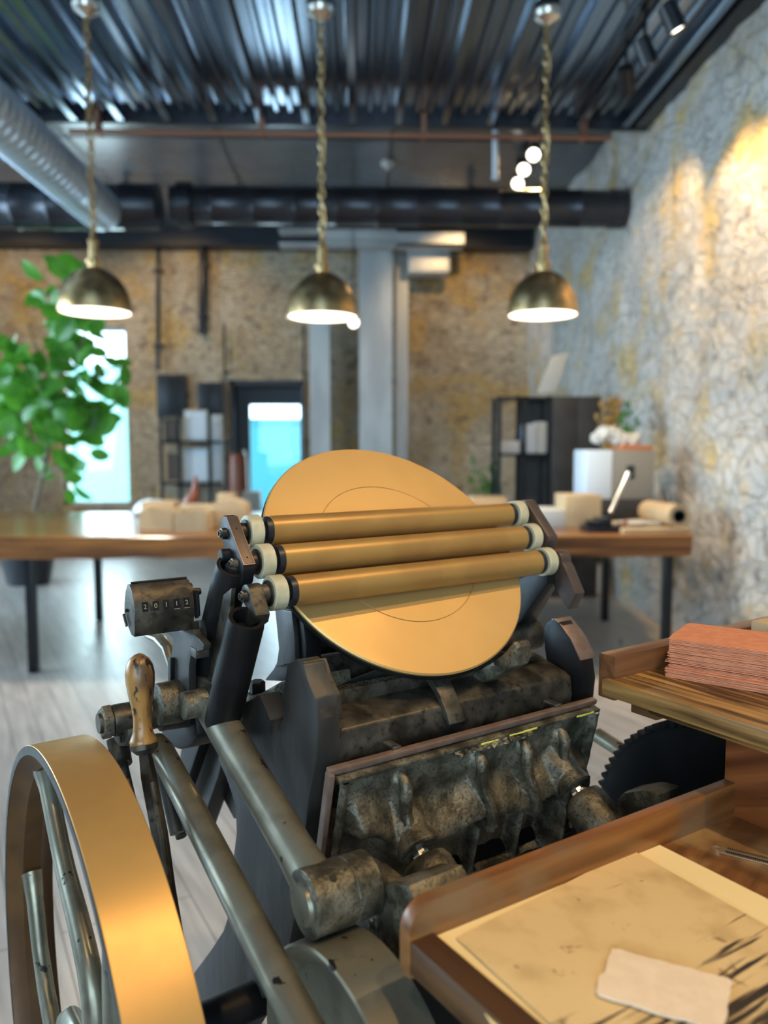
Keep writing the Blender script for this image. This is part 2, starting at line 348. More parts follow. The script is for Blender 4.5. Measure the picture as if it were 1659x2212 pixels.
# ================================================================== THE ROOM
XR = at(1625, 0, 'h', 4.2).x; XR = 2.43
XL = -6.6; YB = 11.5; YF = -3.6; HC = 4.20; HB = 4.49; YM = 6.8
struct(MB().box(XL-.2, XR+.6, YF-.2, YB+.4, -.1, 0).build('floor', M['floor']))
# right wall: rough stone with real relief
def relief_wall(name, P, nu, nv, amp, m, back):
    mb = MB(); g = []
    for i in range(nu+1):
        row = []
        for j in range(nv+1):
            p, nn = P(i/nu, j/nv)
            k = noise.fractal(p*1.7, 1, 2, 4)*amp + noise.noise(p*9)*amp*.28
            row.append(mb.bm.verts.new(p+nn*k))
        g.append(row)
    for i in range(nu):
        for j in range(nv): mb.bm.faces.new([g[i][j], g[i+1][j], g[i+1][j+1], g[i][j+1]])
    if back: mb.box(*back)
    return struct(mb.build(name, m, ang=60))
relief_wall('wall_right', lambda u, v: (Vector((XR+.03, YF+(YB-YF+.05)*u, 4.75*v)), Vector((-1, 0, 0))), 300, 110, .04, M['stone'], (XR+.12, XR+.5, YF, YB+.4, 0, 4.75))
# back wall with door and window openings
wx0, wx1 = at(128, 900, 'y', YB).x, at(276, 900, 'y', YB).x; wz0, wz1 = at(200, 1092, 'y', YB).z, at(200, 705, 'y', YB).z
dx0, dx1 = at(497, 900, 'y', YB).x, at(655, 900, 'y', YB).x; dz1 = at(580, 822, 'y', YB).z
mb = MB()
for x0, x1, z0, z1 in ((XL, wx0, 0, 4.7), (wx0, wx1, 0, wz0), (wx0, wx1, wz1, 4.7), (wx1, dx0, 0, 4.7), (dx0, dx1, dz1, 4.7), (dx1, XR+.5, 0, 4.7)):
    mb.box(x0, x1, YB, YB+.42, z0, z1)
struct(mb.build('wall_back', M['brick']))
# left wall and front wall carry the big shop windows
mb = MB()
for y0, y1, z0, z1 in ((YF, -.2, 0, 4.7), (-.2, 9.2, 0, .75), (-.2, 9.2, 3.6, 4.7), (9.2, YB+.4, 0, 4.7), (2.8, 3.1, .75, 3.6), (5.9, 6.2, .75, 3.6)): mb.box(XL-.3, XL, y0, y1, z0, z1)
struct(mb.build('wall_left', M['brick']))
mb = MB()
for x0, x1, z0, z1 in ((XL, -3.6, 0, 4.7), (-3.6, 1.6, 0, .7), (-3.6, 1.6, 3.7, 4.7), (1.6, XR+.5, 0, 4.7)): mb.box(x0, x1, YF-.3, YF, z0, z1)
struct(mb.build('wall_front', M['brick']))

# corrugated steel deck
mb = MB(); x = XL; prof = []
per = .385
xs0 = at(762, 280, 'y', YM).x
k0 = int((XL-xs0)/per)-1
x = xs0+k0*per
while x < XR+.2:
    # one broad rib and two narrow ones in each sheet period
    for c, w, dz in ((0, .026, .08), (.145, .013, .03), (.26, .013, .03)):
        prof += [(x+c-w-.020, 0), (x+c-w-.004, -dz+.004), (x+c-w, -dz), (x+c+w, -dz), (x+c+w+.004, -dz+.004), (x+c+w+.020, 0)]
    x += per
prof = [(min(max(a, XL), XR+.1), HC+.03+b) for a, b in prof if XL < a < XR+.1]
v0 = [mb.bm.verts.new((a, YF, b)) for a, b in prof]; v1 = [mb.bm.verts.new((a, YM+.02, b)) for a, b in prof]
for i in range(len(prof)-1): mb.bm.faces.new([v0[i], v0[i+1], v1[i+1], v1[i]])
struct(mb.build('ceiling', M['deck'], ang=5))
struct(MB().box(XL, XR+.5, YF, YM, HC+.1, HC+.2).build('ceiling', M['ductdark']))
struct(MB().box(XL, XR+.5, YM, YB+.4, HB, HB+.12).build('ceiling', M['drywall']))
mb = MB(); mb.box(XL, XR+.05, YM, YM+.05, HC-.06, HB+.05)
struct(mb.build('trim_1', M['ductdark']))
struct(MB().box(XR-.10, XR+.08, YF, YM, HC-.05, HC+.08).build('trim_2', M['ductdark']))
# seams of the dark ceiling boards
mb = MB()
for yy in (8.0, 9.4): mb.box(XL, XR, yy, yy+.03, HB-.006, HB+.01)
for xx in (-4.4, -2.9, -1.4, .3): mb.box(xx, xx+.03, YM+.05, YB, HB-.006, HB+.01)
struct(mb.build('trim_3', M['navy']))
# black header beam along the top of the back wall
struct(MB().box(XL, XR-.0, YB-.35, YB, at(300, 528, 'y', YB-.35).z, HB).build('trim_4', M['navy']))
# copper conduit under the deck edge
p0 = at(150, 291, 'y', 6.72); p1 = at(1320, 291, 'y', 6.72); p1.z = p0.z = (p0.z+p1.z)/2
mb = MB().cyl(p0, p1, .022, 12)
for q in (.05, .35, .65, .95): p = p0.lerp(p1, q); mb.box(p.x-.02, p.x+.02, p.y-.01, YM+.01, p.z-.02, HC+.02)
tag(mb.build('conduit', M['copper']), 'thin reddish conduit running across under the edge of the corrugated ceiling', 'pipe')

# window 1 in the back wall
def window(name, x0, x1, z0, z1, y, mx=1, mz=2, m='whitecool'):
    r = bpy.data.objects.new(name, None); COL.objects.link(r); r.location = ((x0+x1)/2, y, z0); r['_w'] = tuple(r.location); struct(r)
    mb = MB(); f = .05
    mb.box(x0, x0+f, y, y+.08, z0, z1).box(x1-f, x1, y, y+.08, z0, z1).box(x0, x1, y, y+.08, z0, z0+f).box(x0, x1, y, y+.08, z1-f, z1)
    for i in range(1, mx): xx = x0+(x1-x0)*i/mx; mb.box(xx-.02, xx+.02, y+.01, y+.07, z0, z1)
    for i in range(1, mz): zz = z0+(z1-z0)*i/mz; mb.box(x0, x1, y+.01, y+.07, zz-.02, zz+.02)
    mb.build('window_frame', M[m], r)
    MB().box(x0+.02, x1-.02, y+.035, y+.041, z0+.02, z1-.02).build('window_pane', M['glass'], r)
    return r
window('window_1', wx0, wx1, wz0, wz1, YB+.14, 1, 1, 'greysteel')
window('window_2', -3.6, 1.6, .7, 3.7, YF-.2, 4, 2, 'navy')
# left windows (out of the picture but lighting it)
for i, (y0, y1) in enumerate(((-.2, 2.8), (3.1, 5.9), (6.2, 9.2))):
    r = bpy.data.objects.new('window_%d' % (i+3), None); COL.objects.link(r); r.location = (XL-.15, (y0+y1)/2, .75); r['_w'] = tuple(r.location); struct(r)
    mb = MB()
    for yy in (y0+.03, (y0+y1)/2, y1-.03): mb.box(XL-.2, XL-.12, yy-.03, yy+.03, .75, 3.6)
    for zz in (.78, 2.7, 3.57): mb.box(XL-.2, XL-.12, y0, y1, zz-.03, zz+.03)
    mb.build('window_frame', M['navy'], r)
    MB().box(XL-.165, XL-.159, y0, y1, .75, 3.6).build('window_pane', M['glass'], r)
# door: dark navy portal with a clear glass leaf
r = bpy.data.objects.new('door_1', None); COL.objects.link(r); r.location = ((dx0+dx1)/2, YB, 0); r['_w'] = tuple(r.location); struct(r)
gx0, gx1 = at(541, 900, 'y', YB+.3).x, at(650, 900, 'y', YB+.3).x; gz1 = at(600, 875, 'y', YB+.3).z
mb = MB(); mb.box(dx0, dx0+.06, YB-.05, YB+.42, 0, dz1).box(dx1-.04, dx1, YB-.05, YB+.42, 0, dz1).box(dx0, dx1, YB-.05, YB+.42, dz1-.08, dz1)
mb.build('door_frame', M['navy'], r)
mb = MB(); mb.box(dx0+.06, gx0, YB+.25, YB+.31, 0, dz1-.08).box(gx0, dx1-.04, YB+.25, YB+.31, gz1, dz1-.08).box(gx1, dx1-.03, YB+.25, YB+.31, 0, gz1)
mb.build('door_leaf', M['navy'], r)
MB().box(gx0, gx1, YB+.27, YB+.276, 0.02, gz1).build('door_pane', M['glass'], r)
MB().box(gx0-.1, gx0-.07, YB+.2, YB+.25, .9, 1.4).build('door_handle', M['bright'], r)

# outside
tag(MB().box(-14, 8, YB+.4, 40, -.12, -.02).build('street_paving', M['paving']), kind='structure')
zt = at(600, 912, 'y', 17).z
mb = MB(); mb.box(-2.9, .9, 17, 17.4, -.02, zt); mb.box(-2.9, .9, 16.95, 17.45, zt, zt+.08)
tag(mb.build('garden_wall', M['cyanwall']), 'bright turquoise wall outside, seen through the glass door', 'wall')
mb = MB(); mb.box(-9.5, -4.9, 19, 19.5, -.02, 3.2); mb.box(-9.5, -4.9, 18.9, 19.6, 3.2, 3.4)
tag(mb.build('building', M['mintwall']), 'pale mint building outside, seen through the tall window behind the plant', 'building')

# steel columns and beam against the back wall
def col(x0p, x1p, y0p, y1p, Y, m, name='steel_column', label='', cat='column', bot=None, dep=.2):
    a = at(x0p, y0p, 'y', Y); b = at(x1p, y1p, 'y', Y); z0 = b.z if bot is None else bot
    x0, x1 = a.x, at(x1p, y0p, 'y', Y).x
    mb = MB(); t = .02; w = x1-x0
    mb.box(x0, x1, Y, Y+t, z0, a.z).box(x0, x1, Y+dep-t, Y+dep, z0, a.z).box((x0+x1)/2-t/2, (x0+x1)/2+t/2, Y+t, Y+dep-t, z0, a.z)
    return tag(mb.build(name, M[m]), label, cat)
col(775, 848, 528, 1180, 10.95, 'greysteel', label='broad grey steel column standing under the middle of the beam', bot=0)
col(856, 882, 528, 1180, 11.15, 'greysteel', label='slim grey steel post just right of the broad column', bot=0)
col(668, 712, 690, 1180, 11.1, 'greysteel', label='grey steel post beside the glass door', bot=0)
a = at(602, 494, 'y', 10.5); b = at(1003, 531, 'y', 10.5)
mb = MB(); mb.box(a.x, b.x, 10.5, 10.75, a.z-.03, a.z).box(a.x, b.x, 10.5, 10.75, b.z, b.z+.03).box(a.x+.6, b.x, 10.6, 10.63, b.z, a.z).box(b.x-.9, b.x, 10.5, 10.52, b.z, a.z)
tag(mb.build('steel_beam', M['greysteel']), 'short pale grey steel beam on top of the columns', 'beam')
a = at(882, 538, 'y', 10.9); b = at(972, 588, 'y', 10.9)
mb = MB(); mb.box(a.x, b.x, 10.9, 11.3, b.z, a.z, .01).box(a.x+.04, b.x-.04, 10.89, 10.9, b.z+.04, a.z-.1)
tag(mb.build('air_unit', M['greysteel']), 'small grey box unit high on the back wall under the beam', 'vent')
for x_, lab in ((341, 'long thin dark pipe running up the back wall'), (437, 'short thick black pipe ending above the black panel')):
    a = at(x_, 530, 'y', 11.4); b = at(x_, 800 if x_ < 400 else 722, 'y', 11.4)
    mb = MB().cyl(a, b, .03 if x_ < 400 else .055, 12)
    for q in (.2, .8): p = a.lerp(b, q); mb.box(p.x-.07, p.x+.07, 11.4, 11.5, p.z-.02, p.z+.02)
    tag(mb.build('wall_pipe', M['ductdark']), lab, 'pipe')
for x0p, lab in ((483, 'thin tan conduit left of the door'), (655, 'thin tan conduit right of the door')):
    a = at(x0p, 700, 'y', 11.35); mb = MB().cyl(a, (a.x, a.y, .1), .022, 10)
    for z_ in (.5, 1.5, 2.5): mb.box(a.x-.04, a.x+.04, 11.35, 11.5, z_, z_+.03)
    tag(mb.build('wall_conduit', M['brown']), lab, 'pipe')

# ducts
def duct(a, b, r, m, seams, label, name='air_duct', collars=()):
    t = thing(name, label, 'duct', tuple((Vector(a)+Vector(b))/2))
    a = Vector(a); b = Vector(b); ln = (b-a).length; pr = [(0, r*.93), (.002, r)]; n = int(ln/seams)
    for i in range(1, n): x = ln*i/n; pr += [(x-.010, r), (x, r+.0055), (x+.010, r)]
    pr += [(ln-.002, r), (ln, r*.93)]
    MB().lathe(a, b-a, pr, 40).build('duct_pipe', M[m], t)
    for q, rr in collars:
        c = a.lerp(b, q); d = (b-a).normalized(); MB().lathe(c-d*.06, d, [(0, r), (.0, rr), (.12, rr), (.12, r)], 40).build('collar', M[m], t)
    return t
dz = at(1330, 452, 'y', 7.3).z; rD = .165
duct((at(372, 455, 'y', 7.3).x, 7.3, dz), (at(1335, 455, 'y', 7.3).x, 7.3, dz), rD, 'ductdark', .35, 'long black round air duct crossing the room and ending by the stone wall', collars=((.03, .2), (.995, .175)))
duct((XL+.02, 7.3, dz-.02), (at(345, 455, 'y', 7.3).x, 7.3, dz-.02), .20, 'ductdark', .3, 'wide black round air duct at the upper left behind the silver one', collars=((.55, .215),))
xd = at(215, 470, 'y', 7.0).x
duct((xd, YF+.05, 3.50), (xd, 7.05, 3.50), .175, 'duct', .10, 'silver spiral air duct coming towards the viewer along the left of the ceiling', collars=((.93, .183),))
# bracket band on the left duct
# ceiling fittings
a = at(838, 378, 'y', 8.6)
tag(MB().lathe(Vector((a.x, a.y, HB)), -Zv, [(0, .07), (.03, .075), (.055, .05), (.06, .02)], 24).cyl((a.x, a.y, HB-.055), (a.x, a.y, HB-.09), .02).build('smoke_detector', M['white']), 'small pale round detector on the dark rear ceiling', 'detector')
a = at(1070, 280, 'y', 6.9); b = at(1070, 382, 'y', 6.9)
mb = MB().cyl(a, b, .026, 12).cyl(b, b-Zv*.02, .032, 12)
tag(mb.build('hanging_rod', M['whitecool']), 'short pale tube hanging from the ceiling edge', 'rod')

# track lights
def track_head(loc, target, label, group=None, power=0, size=.055, ln=.17, ang=55):
    loc = Vector(loc); d = (Vector(target)-loc).normalized()
    t = thing('track_spotlight', label, 'spotlight', tuple(loc), group)
    MB().lathe(loc-d*ln*.5, d, [(0, size*.8), (.01, size), (ln, size), (ln, size*.86), (ln-.02, size*.8)], 28).build('lamp_housing', M['blacksteel'], t); hs_ = t.children[0]
    MB().lathe(loc+d*(ln*.5-.03), d, [(0, size*.78), (.012, size*.78)], 28).build('lamp_lens', M['glow2'], hs_)
    top = Vector((loc.x, loc.y, HC if loc.y < YM else HB))
    MB().cyl(loc-d*.02, top, .012, 10).box(top.x-.02, top.x+.02, top.y-.07, top.y+.07, top.z-.05, top.z).build('stem', M['blacksteel'], t)
    if power:
        s_ = spot('spot_beam', loc+d*(ln*.5+.02), target, power, WARM, ang, .03)
        s_.parent = t; s_.location = loc+d*(ln*.5+.02)-loc
    return t
xt = 2.43-.75
hd = []
zt = HC-.30
for (px, py), tg, lab in (((1452, 38), (-.1, 0, 0), 'black track spotlight nearest the viewer, aimed at the stone wall'),
                    ((1394, 112), (.1, 0, 0), 'middle black track spotlight of the three by the stone wall'),
                    ((1352, 172), (1.6, 0, 0), 'farthest black track spotlight of the three near the corrugated ceiling')):
    p = at(px, py, 'h', zt); track_head(p, (2.6, p.y+tg[0], 2.1), lab, power=120, ang=80)
px = at(1394, 112, 'h', zt)
tag(MB().box(px.x-.02, px.x+.02, 1.2, 6.6, HC-.05, HC-.015).build('lighting_track', M['blacksteel']), 'black lighting track fixed under the corrugated ceiling by the stone wall', 'light track')
for (px, py), lab in (((1154, 331), 'round white ceiling spotlight, largest of the rear three'), ((1133, 363), 'round white ceiling spotlight, middle of the rear three'), ((1120, 393), 'round white ceiling spotlight, smallest of the rear three')):
    p = at(px, py, 'h', HB-.22); track_head(p, (p.x*.2, p.y-3.5, 1.6), lab, power=25, size=.075, ln=.14)
# spots above the viewer that light the press
for i, (x, y, tx, ty, pw) in enumerate(((.9, -.3, .6, .85, 150), (-.7, -.6, .35, 1.0, 72), (1.6, .8, .7, .8, 100))):
    track_head((x, y, HC-.3), (tx, ty, 1.05), 'black track spotlight above the press, behind the viewer', 'track spotlights above the press', power=pw, ang=50)

for x, lab in ((-4.9, 'added black rear spotlight, unseen behind the duct, washing the stone above the tall window'), (-2.7, 'added black rear spotlight, unseen behind the duct, washing the stone above the display shelf'), (1.3, 'added black rear spotlight, unseen behind the duct, washing the stone above the black cabinet')):  # added spotlights, hidden by the black duct, to warm the back wall
    track_head((x, 9.4, HB-.16), (x+.2, YB, 2.6), lab, power=95, ang=95, ln=.14)
# pendants over the table
def pendant(px, pyrim, label, yc=5.0, tilt=0):
    c = at(px, pyrim, 'y', yc); R0 = 150/F*yc/2
    t = thing('pendant_lamp', label, 'pendant lamp', tuple(c))
    h = 90/F*yc
    prof = [(h+.03, .035)]+[(h*math.sin(a), R0*math.cos(a)*.98+.003) for a in [math.radians(q) for q in (82, 75, 66, 56, 46, 36, 26, 16, 8)]]+[(0.004, R0), (-.01, R0), (-.01, R0-.006)]
    prof += [(h*.95*math.sin(a), R0*math.cos(a)*.96) for a in [math.radians(q) for q in (8, 30, 60, 82)]]
    MB().lathe(c, Zv, prof, 48, cap=False).build('lamp_shade', M['brass'], t)
    sh_ = t.children[0]
    MB().lathe(c+Zv*.012, Zv, [(-.022, R0*.3), (-.02, R0*.93), (.0, R0*.95)], 40).build('diffuser', M['glow'], sh_)
    MB().lathe(c+Zv*(h+.02), Zv, [(0, .05), (.02, .05), (.03, .03), (.13, .028), (.14, .036), (.15, .02), (.2, .015)], 24).build('neck', M['brass'], t)
    mb = MB(); z = c.z+h+.2; k = 0
    while z < HC-.16:
        u = Vector((1, 0, 0)) if k % 2 else Vector((0, 1, 0))
        pts = [Vector((c.x, c.y, z+.03))+u*math.cos(q)*.017+Zv*math.sin(q)*.034 for q in [2*PI*i/10 for i in range(11)]]
        mb.tube(pts, .0055, 6); z += .05; k += 1
    mb.tube([(c.x+.02*math.sin(i*.9), c.y+.02*math.cos(i*.9), c.z+h+.2+i*(HC-.14-c.z-h-.2)/20) for i in range(21)], .005, 6)
    mb.build('chain', M['brass'], t)
    MB().lathe(Vector((c.x, c.y, HC-.07)), -Zv, [(0, .08), (.02, .085), (.05, .075), (.075, .03), (.09, .012)], 28).build('canopy', M['bright'], t)
    MB().box(c.x-.06, c.x+.06, c.y-.06, c.y+.06, HC-.07, HC+.02).build('junction_box', M['blacksteel'], t)
    l = bpy.data.lights.new('pendant_light', 'SPOT'); l.energy = 80; l.color = (1, .9, .74); l.spot_size = math.radians(150); l.spot_blend = .5; l.shadow_soft_size = .12
    o = bpy.data.objects.new('pendant_light', l); COL.objects.link(o); o.parent = t; o.location = (0, 0, -.04)
    return t
pendant(206, 672, 'leftmost brass dome pendant lamp, hanging in front of the plant')
pendant(697, 682, 'middle brass dome pendant lamp, in front of the grey post by the door')
pendant(1172, 678, 'rightmost brass dome pendant lamp, above the black cabinet')
a = at(764, 697, 'y', 8.5)
t = thing('globe_bulb', 'small glowing bulb far behind the middle pendant', 'light bulb', tuple(a))
MB().sphere(a, .055).build('bulb', M['glow'], t); MB().cyl(a+Zv*.05, (a.x, a.y, HB), .006, 8).cyl(a+Zv*.04, a+Zv*.1, .025, 12).build('cord', M['blacksteel'], t)

# ================================================================== LONG TABLE
TY0 = 4.86; ht = at(900, 1157, 'y', TY0).z; hb = at(900, 1205, 'y', TY0).z; TY1 = 6.7
tx1 = at(1497, 1160, 'y', TY0).x; tx0 = -4.3
tb = thing('work_table', 'long thick wooden work table on black steel legs', 'table', ((tx0+tx1)/2, TY0, 0))
mb = MB(); n = 60
for y0, y1 in ((TY0, TY0+.62), (TY0+.625, TY0+1.22), (TY0+1.225, TY1)):
    f = [Vector((tx0+(tx1-tx0)*i/n, y0+(.012*noise.noise(Vector((i*.6, y0, 0))) if y0 == TY0 else 0), 0)) for i in range(n+1)]
    for i in range(n):
        a, b = f[i], f[i+1]; z0 = hb+.012*noise.noise(Vector((i*.35, 5, 0))); z1 = hb+.012*noise.noise(Vector((i*.35+.35, 5, 0)))
        vs = [(a.x, a.y+.02, z0), (b.x, b.y+.02, z1), (b.x, y1, z1), (a.x, y1, z0), (a.x, a.y, ht-.01), (b.x, b.y, ht-.01), (b.x, y1, ht), (a.x, y1, ht), (a.x, a.y+.012, ht), (b.x, b.y+.012, ht)]
        fs = [(0, 3, 2, 1), (0, 1, 5, 4), (4, 5, 9, 8), (8, 9, 6, 7), (2, 3, 7, 6)]
        if i == 0: fs.append((0, 4, 8, 7, 3))
        if i == n-1: fs.append((1, 2, 6, 9, 5))
        mb.add(vs, fs)
bmesh.ops.remove_doubles(mb.bm, verts=mb.bm.verts[:], dist=1e-5)
o = mb.build('tabletop', M['tabletop'], tb)
o.data.materials.append(M['tableedge'])
for p in o.data.polygons:
    if abs(p.normal.y) > .7: p.material_index = 1
for px_, Y_ in ((68, TY0+.12), (1440, TY0+.12), (1306, TY1-.35), (214, TY1-.2)):
    x = at(px_, 1300, 'y', Y_).x
    MB().box(x-.028, x+.028, Y_-.028, Y_+.028, 0, hb+.005, .004).box(x-.06, x+.06, Y_-.06, Y_+.06, hb-.008, hb+.006).build('leg', M['blacksteel'], tb)

def onT(px, y, Y):  # a point on the table top
    p = at(px, y, 'y', Y); return p.x
def tbox(name, x0p, x1p, ytop, Y, dep, m, label, cat, rot=0, base=None, holes=0, group=None):
    base = ht if base is None else base
    x0 = at(x0p, ytop, 'y', Y).x; x1 = at(x1p, ytop, 'y', Y).x; z1 = at((x0p+x1p)/2, ytop, 'y', Y).z
    mb = MB(); mb.box(x0, x1, Y, Y+dep, base, z1, .004)
    return tag(mb.build(name, M[m]), label, cat, group)
# wood blocks and small boxes, centre left of the table
def openbox(name, x0p, x1p, ytop, Y, dep, m, label, cat):
    x0 = at(x0p, ytop, 'y', Y).x; x1 = at(x1p, ytop, 'y', Y).x; z1 = at((x0p+x1p)/2, ytop, 'y', Y).z; w = .012
    t = thing(name, label, cat, ((x0+x1)/2, Y+dep/2, ht))
    MB().box(x0, x1, Y, Y+dep, ht, ht+w).build('base', M[m], t)
    MB().box(x0, x0+w, Y, Y+dep, ht+w, z1).box(x1-w, x1, Y, Y+dep, ht+w, z1).box(x0+w, x1-w, Y, Y+w, ht+w, z1).box(x0+w, x1-w, Y+dep-w, Y+dep, ht+w, z1).build('side', M[m], t)
    return t
openbox('wooden_tray', 300, 372, 1104, 5.25, .3, 'kraft', 'pale open wooden tray, leftmost in the row of boxes on the table', 'tray')
openbox('wooden_crate', 375, 445, 1108, 5.15, .25, 'kraft', 'pale low wooden crate between the tray and the rounded box', 'crate')
tbox('storage_box', 305, 375, 1085, 5.75, .25, 'cardboard', 'light cardboard box behind the open tray', 'box')
tbox('storage_box', 385, 455, 1092, 5.65, .25, 'kraft', 'pale wooden box behind the low crate', 'box')
tbox('storage_box', 468, 505, 1066, 6.0, .2, 'kraft', 'small pale box rising behind the rounded box', 'box')
def roundbox(px0, px1, ytop, Y, dep, m, label):
    x0 = at(px0, ytop, 'y', Y).x; x1 = at(px1, ytop, 'y', Y).x; z1 = at(px0, ytop, 'y', Y).z; w = (x1-x0)/2; c = (x0+x1)/2
    pts = [Vector((x0, Y, ht)), Vector((x1, Y, ht))]+[Vector((c+w*math.cos(a), Y, z1-w*.55+w*.55*math.sin(a))) for a in [math.radians(q) for q in range(0, 181, 20)]]
    mb = MB().prism(pts, Vector((0, 0, 0)), Vector((0, dep, 0)), .003); return tag(mb.build('wooden_block', M[m]), label, 'block')
roundbox(452, 530, 1080, 5.4, .28, 'kraft', 'pale wooden block with a rounded top near the roller end')
# brown wooden bird-like figure
a = at(418, 1090, 'y', 6.3); p = lambda x, y: at(x, y, 'y', 6.3)
mb = MB().tube([p(392, 1094), p(404, 1086), p(414, 1080), p(421, 1068), p(422, 1050), p(421, 1034), p(425, 1028)], [.012, .04, .055, .04, .022, .018, .006], 12)
mb.cyl((a.x, a.y, ht), p(412, 1085), .02, 10)
tag(mb.build('wooden_figure', M['redwood']), 'small dark brown carved figure with a long neck on the table', 'figurine')
# clear plastic cover
mb = MB(); c = at(335, 1072, 'y', 6.4); mb.sphere((c.x, c.y, ht+.03), .14, (1.3, .8, .75))
bmesh.ops.delete(mb.bm, geom=[v for v in mb.bm.verts if v.co.z < ht], context='VERTS')
tag(mb.build('plastic_bundle', M['shinywhite']), 'shiny pale plastic bundle lying behind the boxes', 'plastic')
# right part of the table
tbox('wooden_box', 1222, 1300, 1070, 5.3, .3, 'kraft', 'pale wooden box standing left of the grey appliance box', 'box')
tbox('paper_ream', 1165, 1222, 1102, 5.3, .35, 'white', 'low white stack of paper left of the pale wooden box', 'paper')
tbox('paper_pad', 1020, 1095, 1075, 6.1, .3, 'cardboard', 'tan pad on the table just right of the gold disc', 'pad')
zb = ht
def multi(name, loc, label, cat): return thing(name, label, cat, loc)
Yg = 5.65
x0, x1 = at(1268, 1000, 'y', Yg).x, at(1414, 1000, 'y', Yg).x; z0, z1 = at(1300, 1078, 'y', Yg).z, at(1300, 972, 'y', Yg).z; xm = at(1322, 1000, 'y', Yg).x
t = multi('display_box', ((x0+x1)/2, Yg, z0), 'grey box with a dark handle hole, standing on the black stand', 'box')
MB().box(x0, xm, Yg, Yg+.35, z0, z1, .003).build('side_panel', M['whitecool'], t)
MB().box(xm, x1, Yg, Yg+.35, z0, z1, .003).build('front_panel', M['greybox'], t)
hx = at(1362, 1020, 'y', Yg); MB().box(hx.x-.03, hx.x+.03, Yg-.004, Yg+.01, hx.z-.05, hx.z+.05, .003).build('handle_hole', M['navy'], t)
tag(MB().box(x0+.02, x1-.02, Yg, Yg+.38, ht, z0, .004).build('box_stand', M['charcoal']), 'low black stand carrying the grey box on the table', 'stand')
MBx = MB().box(at(1345, 965, 'y', Yg).x, x1-.01, Yg+.02, Yg+.3, z1, at(1380, 962, 'y', Yg).z, .002)
tag(MBx.build('clay_tray', M['terracotta']), 'orange brown tray lying on top of the grey box', 'tray')
mb = MB()
for i in range(7):
    c = at(1290+i*14, 945-8*math.sin(i), 'y', Yg+.15); bm2 = bmesh.new(); bmesh.ops.create_icosphere(bm2, subdivisions=3, radius=.06)
    for v in bm2.verts: v.co = Vector((c.x, c.y, c.z-.0))+v.co*(1+.35*noise.noise(v.co*30+Vector((i, 0, 0))))*(.75 if i in (0, 6) else 1)
    for v in bm2.verts: v.co.z = max(v.co.z, z1+.035)
    mb.merge(bm2)
tag(mb.build('crumpled_paper', M['white']), 'crumpled cream paper heaped on top of the grey box', 'paper')
# lever press gadget
c = at(1300, 1130, 'y', 5.1); 
t = multi('lever_punch', (c.x, 5.1, ht), 'black desk punch with a long silver lever in front of the grey box', 'tool')
mb = MB(); mb.box(c.x-.12, c.x+.12, 5.0, 5.2, ht, ht+.035, .006).box(c.x-.04, c.x+.05, 5.03, 5.17, ht+.035, ht+.09, .01).cyl((c.x-.12, 5.06, ht+.05), (c.x-.02, 5.06, ht+.05), .03)
mb.build('punch_body', M['blacksteel'], t)
MB().tube([at(1318, 1108, 'y', 5.1), at(1335, 1070, 'y', 5.15), at(1358, 1022, 'y', 5.2)], [.014, .012, .02], 12).build('lever', M['bright'], t)
MB().cyl((c.x+.1, 5.02, ht+.035), (c.x+.14, 5.02, ht+.07), .014).build('knob', M['redwood'], t)
# roll of paper
a = at(1400, 1092, 'y', 5.45); b = at(1468, 1106, 'y', 5.0); rr = .075; a.z = b.z = ht+.03+rr
t = multi('paper_roll', tuple((a+b)/2), 'fat brown roll of paper with a dark hollow end on the table', 'paper roll')
MB().lathe(a, b-a, [(.01, .035), (0, rr), ((b-a).length, rr), ((b-a).length, .045), (.02, .04)], 36, cap=False).build('roll_paper', M['kraft'], t)
MB().lathe(a, b-a, [((b-a).length-.02, .046), ((b-a).length-.004, .046), ((b-a).length-.004, .038), ((b-a).length-.15, .038), ((b-a).length-.15, .001)], 30, cap=False).build('roll_core', M['navy'], t)
xb0, xb1 = at(1345, 1140, 'y', 4.95).x, at(1492, 1140, 'y', 4.95).x
tag(MB().box(xb0, xb1, 4.93, 5.5, ht, ht+.03, .003).build('cutting_board', M['kraft']), 'pale board under the paper roll at the right end of the table', 'board')
for i, (x0p, x1p, yy, m, lab) in enumerate(((1350, 1430, 5.05, 'white', 'white sheets spread in front of the paper roll'), (1360, 1440, 5.25, 'kraft', 'cream sheets under the white ones beside the roll'))):
    xx0, xx1 = at(x0p, 1130, 'y', yy).x, at(x1p, 1130, 'y', yy).x; z_ = ht+.03+(.012 if i == 0 else 0)
    mb = MB()
    for k in range(4): mb.frame_box(Vector(((xx0+xx1)/2, yy+.12, z_+k*.003)), Vector((math.cos(k*.2), math.sin(k*.2), 0)), Vector((-math.sin(k*.2), math.cos(k*.2), 0)), Zv, -(xx1-xx0)/2, (xx1-xx0)/2, -.1, .1, 0, .0025)
    tag(mb.build('loose_sheets', M[m]), lab, 'paper')
